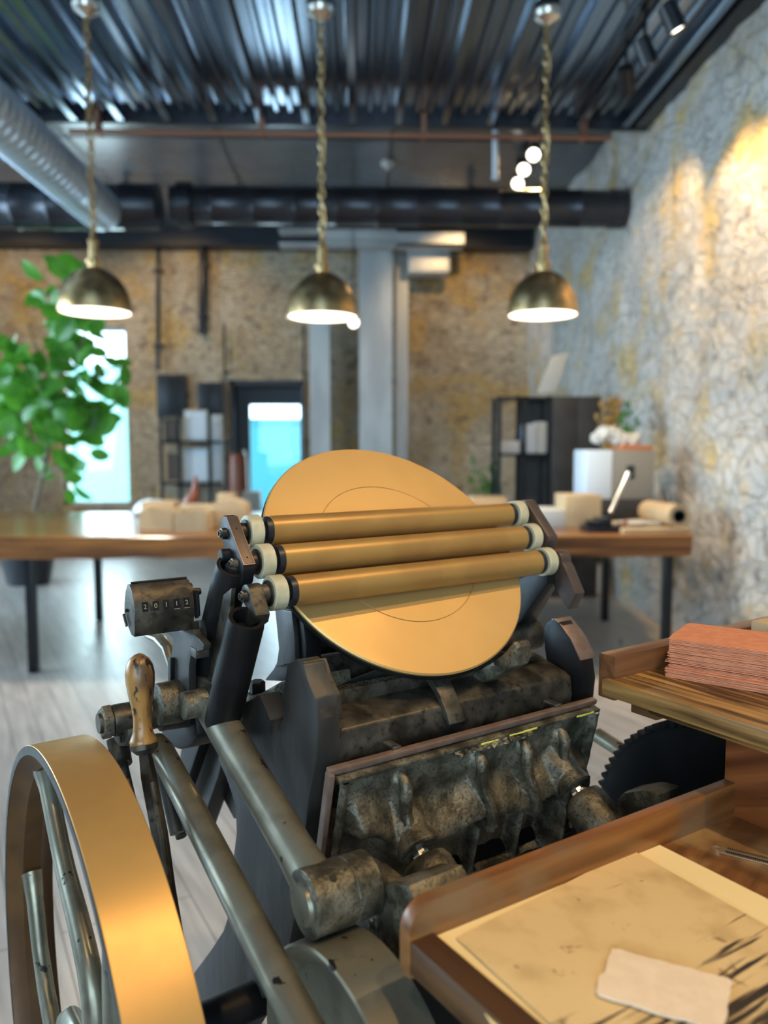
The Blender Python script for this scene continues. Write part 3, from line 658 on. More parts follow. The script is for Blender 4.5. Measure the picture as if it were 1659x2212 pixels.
# black cabinet, shelf frame, leaning picture, dried plants
Yc = 7.35
def rx(p): return at(p, 1000, 'y', Yc).x
ztop = at(1240, 856, 'y', Yc).z
t = multi('black_cabinet', ((rx(1192)+rx(1296))/2, Yc, 0), 'tall black cabinet standing against the stone wall behind the table', 'cabinet')
MB().box(rx(1190), rx(1296), Yc, Yc+.3, 0, ztop, .005).build('cabinet_body', M['charcoal'], t)
MB().box(rx(1193), rx(1242), Yc-.02, Yc, .08, ztop-.03, .003).build('door', M['charcoal'], t)
MB().box(rx(1244), rx(1293), Yc-.02, Yc, .08, ztop-.03, .003).build('door', M['charcoal'], t)
t = multi('open_shelf', ((rx(1078)+rx(1190))/2, Yc, 0), 'open black metal shelf beside the black cabinet', 'shelf')
for q in (1078, 1132, 1186):
    for yy in (Yc, Yc+.3): MB().box(rx(q)-.018, rx(q)+.018, yy, yy+.035, 0, ztop).build('post', M['blacksteel'], t)
for z_ in (.5, at(1100, 985, 'y', Yc).z, ztop-.03): MB().box(rx(1078), rx(1190), Yc, Yc+.335, z_, z_+.025).build('shelf_board', M['blacksteel'], t)
MB().box(rx(1134), rx(1186), Yc+.31, Yc+.325, .5, ztop).build('back_panel', M['charcoal'], t)
def sbox(x0p, x1p, z0, z1, m, lab, name='file_box'):
    tag(MB().box(rx(x0p), rx(x1p), Yc+.05, Yc+.29, z0, z1, .004).build(name, M[m]), lab, 'box')
zs = at(1100, 985, 'y', Yc).z+.025
sbox(1138, 1160, zs, zs+.28, 'whitecool', 'white file box on the left of the upper shelf'); sbox(1162, 1183, zs, zs+.30, 'white', 'taller white file box on the right of the upper shelf')
sbox(1138, 1152, .525, .83, 'white', 'narrow white box on the lower shelf'); sbox(1155, 1183, .525, .86, 'whitecool', 'broad white box on the lower shelf')
sbox(1084, 1125, zs, zs+.12, 'white', 'low white box in the left bay of the shelf')
pw = [at(x_, y_, 'y', Yc+.1) for x_, y_ in ((1160, 850), (1193, 768), (1228, 762), (1200, 848))]; zz = ztop+.005
for q in pw: q.z = max(q.z, zz)
mb = MB().prism(pw, Vector((0, 0, 0)), Vector((0, .03, 0)), .002)
tag(mb.build('leaning_print', M['white']), 'white printed sheet leaning at an angle on top of the black cabinet', 'print')
# dried flowers and green sprig in a vase beside the cabinet
def tuft(name, c, rad, hgt, m, nn, label, cat, base, vase='porcelain', seed=1, leaf=.07, vh=.25):
    rnd = random.Random(seed); t = thing(name, label, cat, (c[0], c[1], base))
    MB().lathe(Vector((c[0], c[1], base)), Zv, [(0, .06), (.02, .075), (vh*.6, .085), (vh*.9, .05), (vh, .06)], 20).build('vase', M[vase], t)
    mb = MB()
    for i in range(nn):
        a = rnd.random()*2*PI; e = rnd.uniform(.1, 1); tip = Vector((c[0]+rad*e*math.cos(a), c[1]+rad*e*math.sin(a), base+vh+hgt*rnd.uniform(.35, 1)))
        mb.tube([(c[0], c[1], base+vh*.6), ((c[0]+tip.x)/2, (c[1]+tip.y)/2, (base+vh+tip.z)/2+.03), tip], .003, 4)
        for k in range(4):
            p = tip+Vector((rnd.uniform(-1, 1), rnd.uniform(-1, 1), rnd.uniform(-1, 1)))*leaf*.7
            b2 = bmesh.new(); bmesh.ops.create_icosphere(b2, subdivisions=1, radius=leaf*.32); s_ = (rnd.uniform(.4, 1), rnd.uniform(.4, 1), rnd.uniform(.6, 1.5))
            for v in b2.verts: v.co = p+Vector((v.co.x*s_[0], v.co.y*s_[1], v.co.z*s_[2]))
            mb.merge(b2)
    mb.build('stems', M[m], t); return t
tuft('dried_bouquet', (at(1318, 900, 'y', 6.42).x, 6.42), .10, at(1318, 862, 'y', 6.42).z-ht-.3, 'dry', 34, 'golden brown dried bouquet between the cabinet and the wall', 'flowers', ht, seed=3, vh=.3, leaf=.06)
tuft('green_sprig', (at(1362, 900, 'y', 6.15).x, 6.22), .09, at(1352, 868, 'y', 6.2).z-ht-.3, 'leaf', 22, 'small green leafy sprig right of the dried bouquet', 'plant', ht, seed=5, vh=.3, leaf=.05)
tuft('leafy_plant', (at(1075, 1000, 'y', 9.0).x-.12, 9.0), .22, .6, 'leaf', 26, 'green potted plant on the floor left of the open shelf', 'plant', 0, seed=9, vh=.7, vase='porcelain')
# objects under and behind the table on the right
cx_ = at(1258, 1300, 'y', 8.0).x
tag(MB().lathe(Vector((cx_, 8.0, 0)), Zv, [(0, .10), (.02, .13), (.35, .14), (.5, .10), (.56, .05), (.6, .055)], 28).build('floor_vase', M['white']), 'pale tall vase on the floor below the table', 'vase')
tuft('floor_plant', (at(1290, 1250, 'y', 7.6).x, 7.6), .22, .5, 'leaf', 30, 'dark green plant on the floor under the right end of the table', 'plant', 0, seed=12, vh=.3)
tag(MB().tube([at(1340, 1380, 'y', 5.6), at(1355, 1500, 'y', 5.2), at(1420, 1500, 'y', 5.0), at(1430, 1440, 'y', 5.0), (at(1440, 1300, 'y', 5.0).x, 5.0, hb)], .006, 6).build('power_cord', M['blacksteel']), 'thin black cord hanging down beside the right table leg', 'cord')
# shelf unit and screens on the back wall, left of the door
Ys = 11.1
def bx(p): return at(p, 950, 'y', Ys).x
def bz(p): return at(400, p, 'y', Ys).z
for x0p, x1p, y0p, y1p, lab in ((330, 394, 805, 898, 'black wall panel nearest the tall window'), (420, 474, 822, 898, 'black wall panel nearest the door')):
    t = multi('wall_panel', ((bx(x0p)+bx(x1p))/2, Ys+.2, bz(y1p)), lab, 'panel')
    MB().box(bx(x0p), bx(x1p), Ys+.25, Ys+.4, bz(y1p), bz(y0p), .01).build('panel_case', M['navy'], t)
    MB().box(bx(x0p)+.04, bx(x1p)-.04, Ys+.235, Ys+.25, bz(y1p)+.04, bz(y0p)-.04, .004).build('panel_face', M['blacksteel'], t)
t = multi('display_shelf', ((bx(345)+bx(475))/2, Ys, 0), 'black metal display shelf against the back wall', 'shelf')
for q in (347, 386, 452): MB().box(bx(q)-.02, bx(q)+.02, Ys, Ys+.04, 0, bz(898)).build('post', M['blacksteel'], t)
for z_ in (bz(1095), bz(1045), bz(955)): MB().box(bx(345), bx(478), Ys, Ys+.35, z_-.02, z_+.02).build('shelf_board', M['blacksteel'], t)
for i, (x0p, x1p, y0p, y1p, m, lab) in enumerate(((395, 446, 885, 948, 'white', 'white framed print on the upper display shelf'), (392, 448, 968, 1040, 'white', 'white framed print on the middle display shelf'), (352, 380, 905, 948, 'charcoal', 'dark framed print on the upper display shelf'),
                                   (455, 478, 895, 1040, 'white', 'tall narrow white board at the right end of the display shelf'), (352, 384, 975, 1042, 'cardboard', 'tan board on the middle display shelf'))):
    zb_ = bz(955)+.02 if y1p < 960 else bz(1045)+.02
    t = multi('framed_print', (bx(x0p), Ys+.1, zb_), lab, 'print')
    MB().box(bx(x0p), bx(x1p), Ys+.1, Ys+.13, zb_, bz(y0p), .004).build('frame', M[m], t)
    MB().box(bx(x0p)+.03, bx(x1p)-.03, Ys+.095, Ys+.1, zb_+.03, bz(y0p)-.03).build('print_sheet', M['whitecool' if m == 'white' else 'brown'], t)
a = at(515, 1060, 'y', 10.6)
tag(MB().lathe(Vector((a.x, 10.6, 0)), Zv, [(0, .10), (.5, .13), (.9, .13), (at(515, 985, 'y', 10.6).z-.03, .12), (at(515, 980, 'y', 10.6).z, .10)], 24).build('umbrella_bin', M['redwood']), 'tall dark brown cylindrical bin beside the door', 'bin')
a = at(545, 1060, 'y', 10.4); tag(MB().box(a.x-.12, a.x+.1, 10.3, 10.6, 0, at(545, 1062, 'y', 10.3).z, .006).build('grey_cabinet', M['greybox']), 'low grey cabinet in front of the door', 'cabinet')

# ------------------------------------------------------------------ fig tree
fx = at(62, 1240, 'y', 8.3).x; fy = 8.3
t = thing('fiddle_leaf_fig', 'tall leafy green fig tree in a dark pot by the tall window', 'plant', (fx, fy, 0))
MB().lathe(Vector((fx, fy, 0)), Zv, [(0, .20), (.02, .22), (.42, .29), (.44, .30), (.46, .30), (.46, .27), (.40, .26)], 32).build('pot', M['pot'], t)
MB().lathe(Vector((fx, fy, .38)), Zv, [(0, .255), (.01, .25)], 24).build('soil', M['bark'], t)
def P8(px, py, Y=8.3): return at(px, py, 'y', Y)
branches = [[(fx, fy, .38), P8(75, 1100), P8(110, 950), P8(130, 800), P8(135, 680), P8(140, 570)],
            [P8(95, 1000), P8(60, 920, 8.1), P8(15, 840, 8.0), P8(-40, 760, 7.9)], [P8(120, 880), P8(170, 820, 8.1), P8(230, 800, 8.0), P8(262, 795, 7.9)],
            [P8(105, 960), P8(150, 910, 8.1), P8(210, 880, 8.0)], [P8(90, 1030), P8(130, 1010, 8.0), P8(150, 985, 7.9)], [P8(120, 860), P8(80, 760, 8.4), P8(60, 700, 8.5)], [P8(128, 800), P8(180, 740, 8.2), P8(190, 700, 8.2)]]
mb = MB()
for i, b in enumerate(branches): mb.tube(b, [.028-.004*k for k in range(len(b))] if i == 0 else [.014-.003*k for k in range(len(b))], 8)
mb.build('trunk', M['bark'], t)
rnd = random.Random(4); mb = MB()
def leaf(mb, p, d, n, ln, wd):
    d = d.normalized(); s_ = d.cross(n).normalized(); n = s_.cross(d)
    rows = []
    for i in range(7):
        u = i/6; w = wd*(math.sin(PI*min(u*.92+.08, 1))**.7)*(.75+.4*u) if i < 6 else .002
        if i == 0: w = .004
        c = p+d*ln*u+n*(-.25*ln*u*u); rows.append([mb.bm.verts.new(c+s_*w*k+n*(abs(k)*w*.25)) for k in (-1, -.5, 0, .5, 1)])
    for a, b in zip(rows, rows[1:]):
        for k in range(4): mb.bm.faces.new([a[k], a[k+1], b[k+1], b[k]])
targets = [(140, 575, 8), (150, 600, 10), (100, 650, 12), (120, 690, 14), (170, 700, 16), (205, 720, 7), (140, 760, 16), (165, 850, 16), (175, 790, 12), (130, 830, 16), (200, 880, 12), (240, 895, 8), (250, 800, 8), (20, 790, 18), (10, 860, 18), (40, 920, 16), (70, 870, 16), (60, 820, 14), (110, 900, 16),
           (100, 960, 10), (60, 960, 8), (20, 930, 10), (215, 940, 5), (150, 985, 6), (170, 1010, 6), (145, 1040, 6), (90, 760, 14), (20, 740, 8), (-20, 820, 14), (215, 830, 8), (130, 1000, 6)]
for px_, py_, k in targets:
    for i in range(int(k*.6)+1):
        Y_ = 8.2+rnd.uniform(-.45, .45); p = P8(px_+rnd.gauss(0, 16), py_+rnd.gauss(0, 16), Y_)
        d = Vector((rnd.gauss(0, 1), rnd.gauss(0, .7), rnd.gauss(-.1, .9))); n = Vector((rnd.gauss(0, .5), -1, rnd.gauss(.5, .5)))
        s_ = rnd.uniform(.15, .24); leaf(mb, p, d, n, s_*1.25, s_*.42)
mb.build('leaves', M['leaf'], t, ang=80)

# ================================================================== PRINTING PRESS
press = thing('printing_press', 'old black iron platen printing press with gold ink disc and rollers', 'printing press', tuple(W(.62, .8, 0)))
SUB = press
def B(mb, name, m, parent=None, **k): return mb.build(name, M[m], parent or press, **k)
# --- ink disc
TL = .7611
dc = W(.652, .928, 1.2984); dn = -D*math.cos(TL)+Zv*math.sin(TL); du = D*math.sin(TL)+Zv*math.cos(TL); R = .205
yaw = -.027; dn = (dn*math.cos(yaw)+L*math.sin(yaw)).normalized()
disc = B(MB().lathe(dc-dn*.011, dn, [(0, R-.004), (.002, R-.002), (.009, R), (.011, R-.002), (.0112, .124), (.0098, .1235), (.0098, .1228), (.0112, .1223), (.0112, .001)], 128), 'ink_disc', 'gold', ang=20)
B(MB().lathe(dc-dn*.0125, dn, [(0, R-.012), (.0005, R+.0008), (.0055, R+.0008), (.006, R-.003)], 128), 'disc_rim', 'black', disc)
B(MB().lathe(dc-dn*.012, -dn, [(0, .06), (.02, .055), (.03, .03), (.12, .028)], 32), 'disc_hub', 'iron', disc)
# --- rollers
def RP(l, u, off=.023): return L*l+(W(0, .928, 1.2984)+du*u+dn0*off)
dn0 = (-D*math.cos(TL)+Zv*math.sin(TL))
for u in (.0345, -.0135, -.0625):
    ro = B(MB().lathe(RP(.446, u), L, [(0, .0175), (.001, .0195), (.426, .0195), (.427, .0175)], 48), 'ink_roller', 'goldroll')
    for l0, l1 in ((.4385, .446), (.873, .880)): B(MB().lathe(RP(l0, u), L, [(0, .012), (0, .0185), (l1-l0, .0192)], 36), 'roller_cap', 'blacksmooth', ro)
    for l0 in (.414, .884): B(MB().lathe(RP(l0, u), L, [(0, .016), (0, .0212), (.001, .0222), (.017, .0222), (.018, .0212), (.018, .016)], 40), 'roller_truck', 'cream', ro)
    B(MB().lathe(RP(.400, u), L, [(0, .012), (.010, .0125), (.010, .011), (.012, .011), (.012, .0165), (.0335, .0165), (.034, .011), (.4855, .011), (.4855, .016), (.500, .016), (.500, .0115), (.516, .0115)], 32), 'roller_core', 'iron', ro)
# --- roller saddles (left and right)
def saddle2(l0, l1):
    a = RP(0, .046, .023); b = RP(0, -.027, .023); e = du; n_ = dn0
    def q(u, o): return RP(0, u, .023+o)
    pts = [q(.050, .016), q(-.026, .016), q(-.032, .012), q(-.040, -.004), q(-.040, -.014), q(-.020, -.018), q(-.008, -.022), q(.01, -.020), q(.03, -.016), q(.048, -.012), q(.056, -.002), q(.056, .010)]
    return MB().prism(pts, L*l0, L*l1, .002)
sd = B(saddle2(.386, .402), 'roller_saddle', 'black')
pts = [RP(0, u, o) for u, o in ((.049, .0395), (-.027, .0395), (-.027, .0405), (.049, .0405))]
B(MB().frame_box(RP(0, .011, .0395), L, du, dn0, .3874, .4006, -.038, .036, 0, .0012, .0004), 'face_plate', 'brown', sd)
B(MB().frame_box(RP(0, .011, .0393), L, du, dn0, .386, .402, -.0395, .0375, 0, .0008, .0003), 'plate_edge', 'edge', sd)
for u in (.028, -.018): B(MB().cyl(RP(.394, u, .0407), RP(.394, u, .0412), .0013, 10), 'oil_hole', 'black', sd)
for u in (.0345, -.0135): B(MB().lathe(RP(.386, u), -L, [(0, .0075), (.006, .007), (.0065, .005), (.009, .0045), (.009, .003), (.004, .0025)], 16), 'bolt', 'iron', sd)
B(MB().lathe(RP(.386, .008, .012), -L, [(0, .0085), (.011, .0085), (.012, .007)], 20), 'bolt', 'black', sd)
sd = B(saddle2(.913, .935), 'roller_saddle', 'brown')
B(MB().lathe(RP(.935, -.006, .02), L, [(0, .0075), (.008, .007)], 16), 'bolt', 'iron', sd)
B(MB().lathe(RP(.935, .02, .02), L, [(0, .0075), (.008, .007)], 16), 'bolt', 'iron', sd)
# lower roller hooks
def hook(l0, l1, m):
    c = RP(0, -.0625, .023)
    ring = [c+(du*math.cos(a)+dn0*math.sin(a))*.0155 for a in [math.radians(q) for q in range(-60, 141, 20)]]
    # foot runs down and back into the arm socket
    foot = [c-du*.055-dn0*.012+D*.004, c-du*.062-dn0*.040, c-du*.040-dn0*.045, c-du*.02-dn0*.030]
    return MB().prism([c-dn0*.0155+du*.004]+ring[1:]+[c-du*.02+dn0*.010]+[c-du*.065-dn0*.0, c-du*.075-dn0*.03, c-du*.03-dn0*.03], L*l0, L*l1, .002)
c3 = RP(.383, -.0625)
ring = [c3+(du*math.cos(a)+dn0*math.sin(a))*.0145 for a in [math.radians(q) for q in range(-80, 111, 19)]]
hk = B(MB().prism(ring+[pl(553, 1330, .383), pl(549, 1348, .383), pl(530, 1362, .383), pl(512, 1352, .383), pl(524, 1330, .383), pl(533, 1315, .383)][::1], L*0, L*.019, .002), 'roller_hook', 'iron')
B(MB().lathe(RP(.383, -.0625), -L, [(0, .0075), (.005, .007), (.0055, .005), (.008, .0045), (.008, .003), (.004, .0025)], 16), 'bolt', 'iron', hk)
hk = B(hook(.915, .937, 'brown'), 'roller_hook', 'brown')
# arm tubes that carry the saddles
def armtube(p0, p1, r, name='roller_arm', m='black', parent=None):
    a, b = p0, p1; ln = (b-a).length
    return B(MB().lathe(a, b-a, [(0, r*.8), (0, r), (.006, r*1.03), (ln-.01, r*1.02), (ln, r*.96), (ln, r*.75), (ln-.02, r*.7)], 36), name, m, parent)
t1 = armtube(pl(418, 1560, .385), pl(505, 1222, .385), .0225)
t2 = armtube(pl(480, 1560, .375), pl(533, 1335, .375), .0225)
B(MB().tube([pl(503, 1240, .385), pl(506, 1225, .385), pl(510, 1214, .388)], [.012, .012, .008], 14), 'arm_rod', 'black', t1)
B(MB().prism([pl(x, y, .37) for x, y in ((482, 1285), (500, 1270), (494, 1350), (455, 1475), (448, 1470))], L*0, L*.006, .001), 'arm_web', 'iron', t1)
B(MB().prism([pl(x, y, .362) for x, y in ((487, 1342), (492, 1338), (500, 1372), (462, 1480), (455, 1478))], L*0, L*.006, .001), 'arm_web', 'iron', t2)
# right-hand arm
B(MB().prism([pl(x, y, .925) for x, y in ((1205, 1196), (1212, 1215), (1194, 1262), (1185, 1268), (1160, 1315), (1132, 1360), (1118, 1366), (1110, 1352), (1150, 1270), (1168, 1240))], L*-.012, L*.02, .004), 'roller_arm', 'brown')
B(MB().prism([pl(x, y, .90) for x, y in ((1126, 1250), (1165, 1235), (1190, 1200), (1185, 1260), (1130, 1340), (1100, 1370))], L*-.004, L*.016, .002), 'arm_web', 'black')
# --- side frames
LF = .425
fr = dh([(620, 1433), (640, 1424), (655, 1434), (664, 1470), (682, 1510), (687, 1560), (684, 1640), (668, 1720), (658, 1800), (652, 1870), (640, 1960), (625, 2040), (592, 2100), (556, 2180), (520, 2240)], LF)
rear = dh([(360, 2240), (412, 2110), (455, 2052), (482, 2010), (498, 1960), (500, 1880), (510, 1800), (508, 1740), (488, 1680), (470, 1640), (480, 1600), (520, 1560), (524, 1520), (560, 1500), (585, 1560), (600, 1575), (613, 1545), (611, 1490)], LF)
d_f, h_f = fr[-1]; d_r, h_r = rear[0]
outl = fr+[(d_f-.02, .25), (d_f-.10, .03), (d_f-.10, 0), (d_r+.16, 0), (d_r+.16, .03), (d_r+.05, .25)]+rear
fo = B(MB().ext(outl, LF, LF+.03, .003), 'side_frame', 'frame', ang=40)
# worn front lip of the frame hook
B(MB().prism([pl(x, y, LF) for x, y in ((634, 1432), (652, 1430), (664, 1470), (682, 1512), (687, 1558), (681, 1558), (674, 1518), (656, 1478))], L*.002, L*.034, .002), 'frame_lip', 'iron', fo)
LR = .885
fr2 = dh([(1178, 1345), (1195, 1336), (1207, 1345), (1232, 1380), (1252, 1425), (1258, 1470), (1252, 1530), (1238, 1600), (1225, 1700)], LR)
re2 = dh([(1140, 1700), (1165, 1560), (1180, 1470), (1183, 1450), (1176, 1400), (1173, 1370)], LR)
outl = fr2+[(.76, .6), (.70, 0), (1.2, 0), (1.0, .6)]+re2
fo2 = B(MB().ext(outl, LR, LR+.03, .003), 'side_frame', 'black', ang=40)
B(MB().prism([pl(x, y, LR) for x, y in ((1190, 1337), (1200, 1337), (1212, 1352), (1234, 1382), (1254, 1427), (1248, 1430), (1225, 1395), (1200, 1360), (1192, 1350))], L*.001, L*.034, .001), 'frame_lip', 'edge', fo2)
# cast block with bolt behind the left hook, and upright with curved foot
bl = dh([(520, 1522), (530, 1506), (560, 1498), (605, 1472), (645, 1465), (650, 1560), (560, 1575), (524, 1545)], .456)
cb = B(MB().ext(bl, .456, .535, .004), 'bearing_cap', 'cast')
bp = pl(556, 1496, .474)
B(MB().lathe(bp, Zv, [(-.006, .016), (0, .016), (0, .012), (.016, .012), (.018, .010)], 6), 'hex_bolt', 'black', cb, ang=20)
up_ = dh([(597, 1308), (628, 1318), (655, 1345), (661, 1400), (660, 1450), (645, 1475), (570, 1470), (590, 1445), (603, 1420), (604, 1380)], .50)
B(MB().ext(up_, .50, .525, .003), 'frame_upright', 'black', ang=40)
up2 = dh([(597, 1312), (634, 1320), (640, 1380), (642, 1430), (600, 1440), (606, 1400)], .495)
B(MB().ext(up2, .492, .50, .002), 'upright_face', 'frame', ang=40)
# --- cross shafts behind the bed and below the disc
for (x0, y0, x1, y1, l0, r, m) in ((655, 1462, 860, 1436, .50, .026, 'iron'),):
    a = pl(x0, y0, l0); B(MB().cyl(a, a+L*.45, r, 40, bev=.004), 'cross_shaft', 'iron')
a = pl(693, 1398, .58)
B(MB().lathe(a, -L, [(-.12, .03), (-.02, .03), (0, .028), (0, .018), (.02, .017), (.02, .009), (.035, .009)], 32), 'disc_pivot', 'iron')
B(MB().prism([pl(x, y, .60) for x, y in ((690, 1375), (720, 1385), (760, 1410), (800, 1432), (800, 1450), (680, 1440), (676, 1420))], L*0, L*.12, .006), 'disc_bracket', 'cast')
B(MB().prism([pl(x, y, .72) for x, y in ((960, 1480), (1020, 1455), (1080, 1420), (1108, 1385), (1115, 1400), (1110, 1440), (1060, 1470), (980, 1500))], L*0, L*.03, .006), 'disc_bracket', 'cast')
B(MB().prism([pl(x, y, .85) for x, y in ((1085, 1400), (1108, 1385), (1112, 1410), (1085, 1460), (1060, 1470))], L*0, L*.03, .004), 'disc_bracket', 'brown')
# --- bed
bd = [(.790, 1.107), (.800, 1.112), (.845, 1.122), (.90, 1.122), (.91, .85), (.80, .85), (.797, .95), (.812, 1.0), (.812, 1.055), (.790, 1.062), (.786, 1.080)]
bed = B(MB().ext(bd, .456, .872, .003), 'type_bed', 'iron', ang=40)
B(MB().ext([(.796, 1.03), (.79, 1.04), (.79, 1.052), (.815, 1.056), (.815, 1.03)], .458, .87, .001), 'bed_lip', 'iron', bed)
B(MB().ext([(.793, 1.098), (.787, 1.10), (.787, 1.112), (.793, 1.114)], .456, .47, .001), 'bed_stop', 'cast', bed)
# curved ink guard behind the bed
n = 24; pts = []
for i in range(n+1):
    l_ = .465+.40*i/n; h_ = 1.118+.032*math.sin(PI*min(1, i/n*1.0))**.7; pts.append((l_, h_))
mb = MB(); poly = [W(l_, .868, h_) for l_, h_ in pts]+[W(.865, .868, 1.08), W(.465, .868, 1.08)]
mb.prism(poly, D*0, D*.006, .001)
B(mb, 'ink_guard', 'frame', bed, ang=60)
# embossed clamp bar
a0 = pl(738, 1532, .49); l0, d0, h0 = ldh(a0)
mb = MB().lbox(.487, .76, .838, .856, 1.12, 1.139, .002); cl = B(mb, 'clamp_bar', 'iron', bed)
mb = MB()
for i in range(26):
    l_ = .494+i*.0062; mb.lbox(l_, l_+(.0035 if i % 3 else .0045), .841+.002*(i % 2), .853-.002*(i % 4 == 1), 1.1385, 1.1405, .0004)
B(mb, 'raised_lettering', 'iron', cl)
mb = MB()
for i in range(22):
    l_ = .665+i*.0043; mb.lbox(l_, l_+.0026, .845, .851, 1.139, 1.1403, .0003)
B(mb, 'raised_lettering', 'black', cl)
# bed clamp finger
mb = MB(); fl = .638
prf = [(.862, 1.132), (.858, 1.146), (.84, 1.150), (.815, 1.143), (.795, 1.125), (.778, 1.102), (.771, 1.088), (.776, 1.085), (.788, 1.098), (.803, 1.118), (.82, 1.132), (.845, 1.137)]
B(MB().ext(prf, fl-.014, fl+.014, .003), 'bed_clamp', 'iron', bed, ang=50)
B(MB().cyl(W(fl+.006, .862, 1.13), W(fl+.006, .862, 1.158), .007, 12), 'clamp_screw', 'black', bed)
# oval lug on the right of the bed
B(MB().tube([W(.77, .842, 1.13), W(.80, .843, 1.135), W(.83, .845, 1.134), W(.865, .848, 1.122)], [.006, .014, .016, .008], 16, sx=.6), 'bed_lug', 'cast', bed)
# --- platen
PT = lambda l, s, o: L*l+W(0, .750+s*.040/.17, 1.071-s)+(-D*.973-Zv*.229)*o    # s: down the back, o: out of the back
pn = (-D*.973-Zv*.229); pdn = (D*.229-Zv*.973)
def pbox(mb, l0, l1, s0, s1, o0, o1, bev=.002):
    return mb.frame_box(W(0, .750, 1.071), L, pdn, pn, l0, l1, s0, s1, o0, o1, bev)
mb = pbox(MB(), .437, .883, .003, .205, -.062, -.050, .002)
plt = B(mb, 'platen', 'cast')
mb = MB(); pbox(mb, .441, .885, .0025, .007, -.012, .007, .0008)   # machined top ledge
B(mb, 'platen_ledge', 'cast', plt)
mb = MB(); pbox(mb, .432, .886, -.008, .000, -.012, -.002, .002); pbox(mb, .430, .437, -.004, .135, -.010, .003, .002)
bail = B(mb, 'tympan_bail', 'edge', plt)
B(MB().lathe(PT(.430, .112, -.004), -L, [(0, .006), (.002, .0058), (.003, .003)], 16), 'bail_pin', 'iron', bail)
mb = MB(); pbox(mb, .444, .458, .006, .2, 0, .014, .004)
# ribs modelled as one organic cast surface (grid displaced out of the back)
def gridcast():
    nl, ns = 170, 80; mb = MB(); g = []
    lc = (.533, .655, .735, .808)     # rib centres along the platen
    def sm(x, a, b):
        t = min(1, max(0, (x-a)/(b-a))); return t*t*(3-2*t)
    def hgt(l, s):
        # ledge: panels swell out towards a shelf edge, then fall into deep pockets
        se = .104+.006*math.sin(l*45) if l > .56 else .074+.040*sm(l, .475, .55)
        out = (.034 if l > .56 else .030)*sm(s, se-.050, se-.006)-.004*(1-sm(s, .0, .012))
        v = out*(1-sm(s, se-.002, se+.008)) - .040*sm(s, se, se+.010)*(1-sm(s, .183, .195))
        v += .018*sm(s, .165, .19)
        side = sm(l, .452, .470)*(1-sm(l, .862, .876)); v = v*side
        for k, c in enumerate(lc):
            w = (.0078, .0070, .0070, .0078)[k]
            cc = c+(.010*sm(s, .05, .10) if k in (1, 2) else 0)
            r = math.exp(-(abs(l-cc)/w)**3)
            rise = sm(s, .016, .030)
            e_ = .022+.022*sm(s, .045, .095)
            if k in (1, 2): e_ = e_*(1-.55*sm(s, .112, .124))
            v = max(v, r*rise*e_) if r < .9 else max(v, rise*e_*r)
            v += .35*math.exp(-((l-cc)/(w*2.2))**2)*rise*.008
        for bl_, bs_ in ((.541, .098), (.812, .086)):
            q = math.hypot((l-bl_), (s-bs_)*.85)
            v = max(v, .050*(1-sm(q, .014, .042)))
        v = max(v, .010*math.exp(-((l-.449)/.006)**4), .010*math.exp(-((l-.877)/.006)**4))
        v += .0012*noise.noise(Vector((l*60, s*60, 0)))+.0007*noise.noise(Vector((l*160, s*160, 2)))
        return v+.001
    for i in range(nl+1):
        l = .443+(.882-.443)*i/nl; g.append([])
        for j in range(ns+1):
            s = .006+.192*j/ns; g[-1].append(mb.bm.verts.new(PT(l, s, hgt(l, s))))
    for i in range(nl):
        for j in range(ns): mb.bm.faces.new([g[i][j], g[i+1][j], g[i+1][j+1], g[i][j+1]])
    return mb
B(gridcast(), 'rib_casting', 'cast', plt, ang=70)
for c_, dx_, s1, o1 in ((.533, .004, .085, .040), (.655, .012, .104, .042), (.735, .012, .104, .042), (.808, .003, .075, .040)):
    B(MB().tube([PT(c_-.001, .020, .002), PT(c_-.001, .023, .010), PT(c_, .030, .0165), PT(c_, .045, .0185), PT(c_+dx_*.3, .062, .022), PT(c_+dx_*.8, .080, .032), PT(c_+dx_, s1, o1), PT(c_+dx_, s1+.010, o1-.006)], [.004, .0072, .0085, .0085, .0078, .0085, .009, .007], 16), 'rib', 'cast', plt, ang=60)
for l_, w_, s_ in ((.705, .05, .004), (.655, .03, .005), (.835, .035, .004)):
    mb = MB()
    for i in range(6): pbox(mb, l_+i*w_/6, l_+(i+1)*w_/6+.001, s_-.001+.001*random.random(), s_+.0015+.001*random.random(), .0055, .0075, .0003)
    B(mb, 'packing_paper', 'yellow', plt)
mb = MB()
for i in range(12):
    l_ = .62+i*.011; c = PT(l_, .010, .006); bm2 = bmesh.new(); bmesh.ops.create_icosphere(bm2, subdivisions=2, radius=.007)
    for v in bm2.verts: v.co = c+Vector((v.co.x, v.co.y, v.co.z*.6))*(1+.8*noise.noise(v.co*200+Vector((i, 0, 0))))
    mb.merge(bm2)
B(mb, 'torn_packing', 'cast', plt)
for l_ in (.53, .81): B(MB().frame_box(W(0, .76, 1.079), L, D, Zv, l_-.006, l_+.006, -.004, .02, 0, .006, .001).frame_box(W(0, .76, 1.079), L, D, Zv, l_-.006, l_-.002, .0, .004, -.01, .006, .001), 'gripper_clip', 'bright', plt)
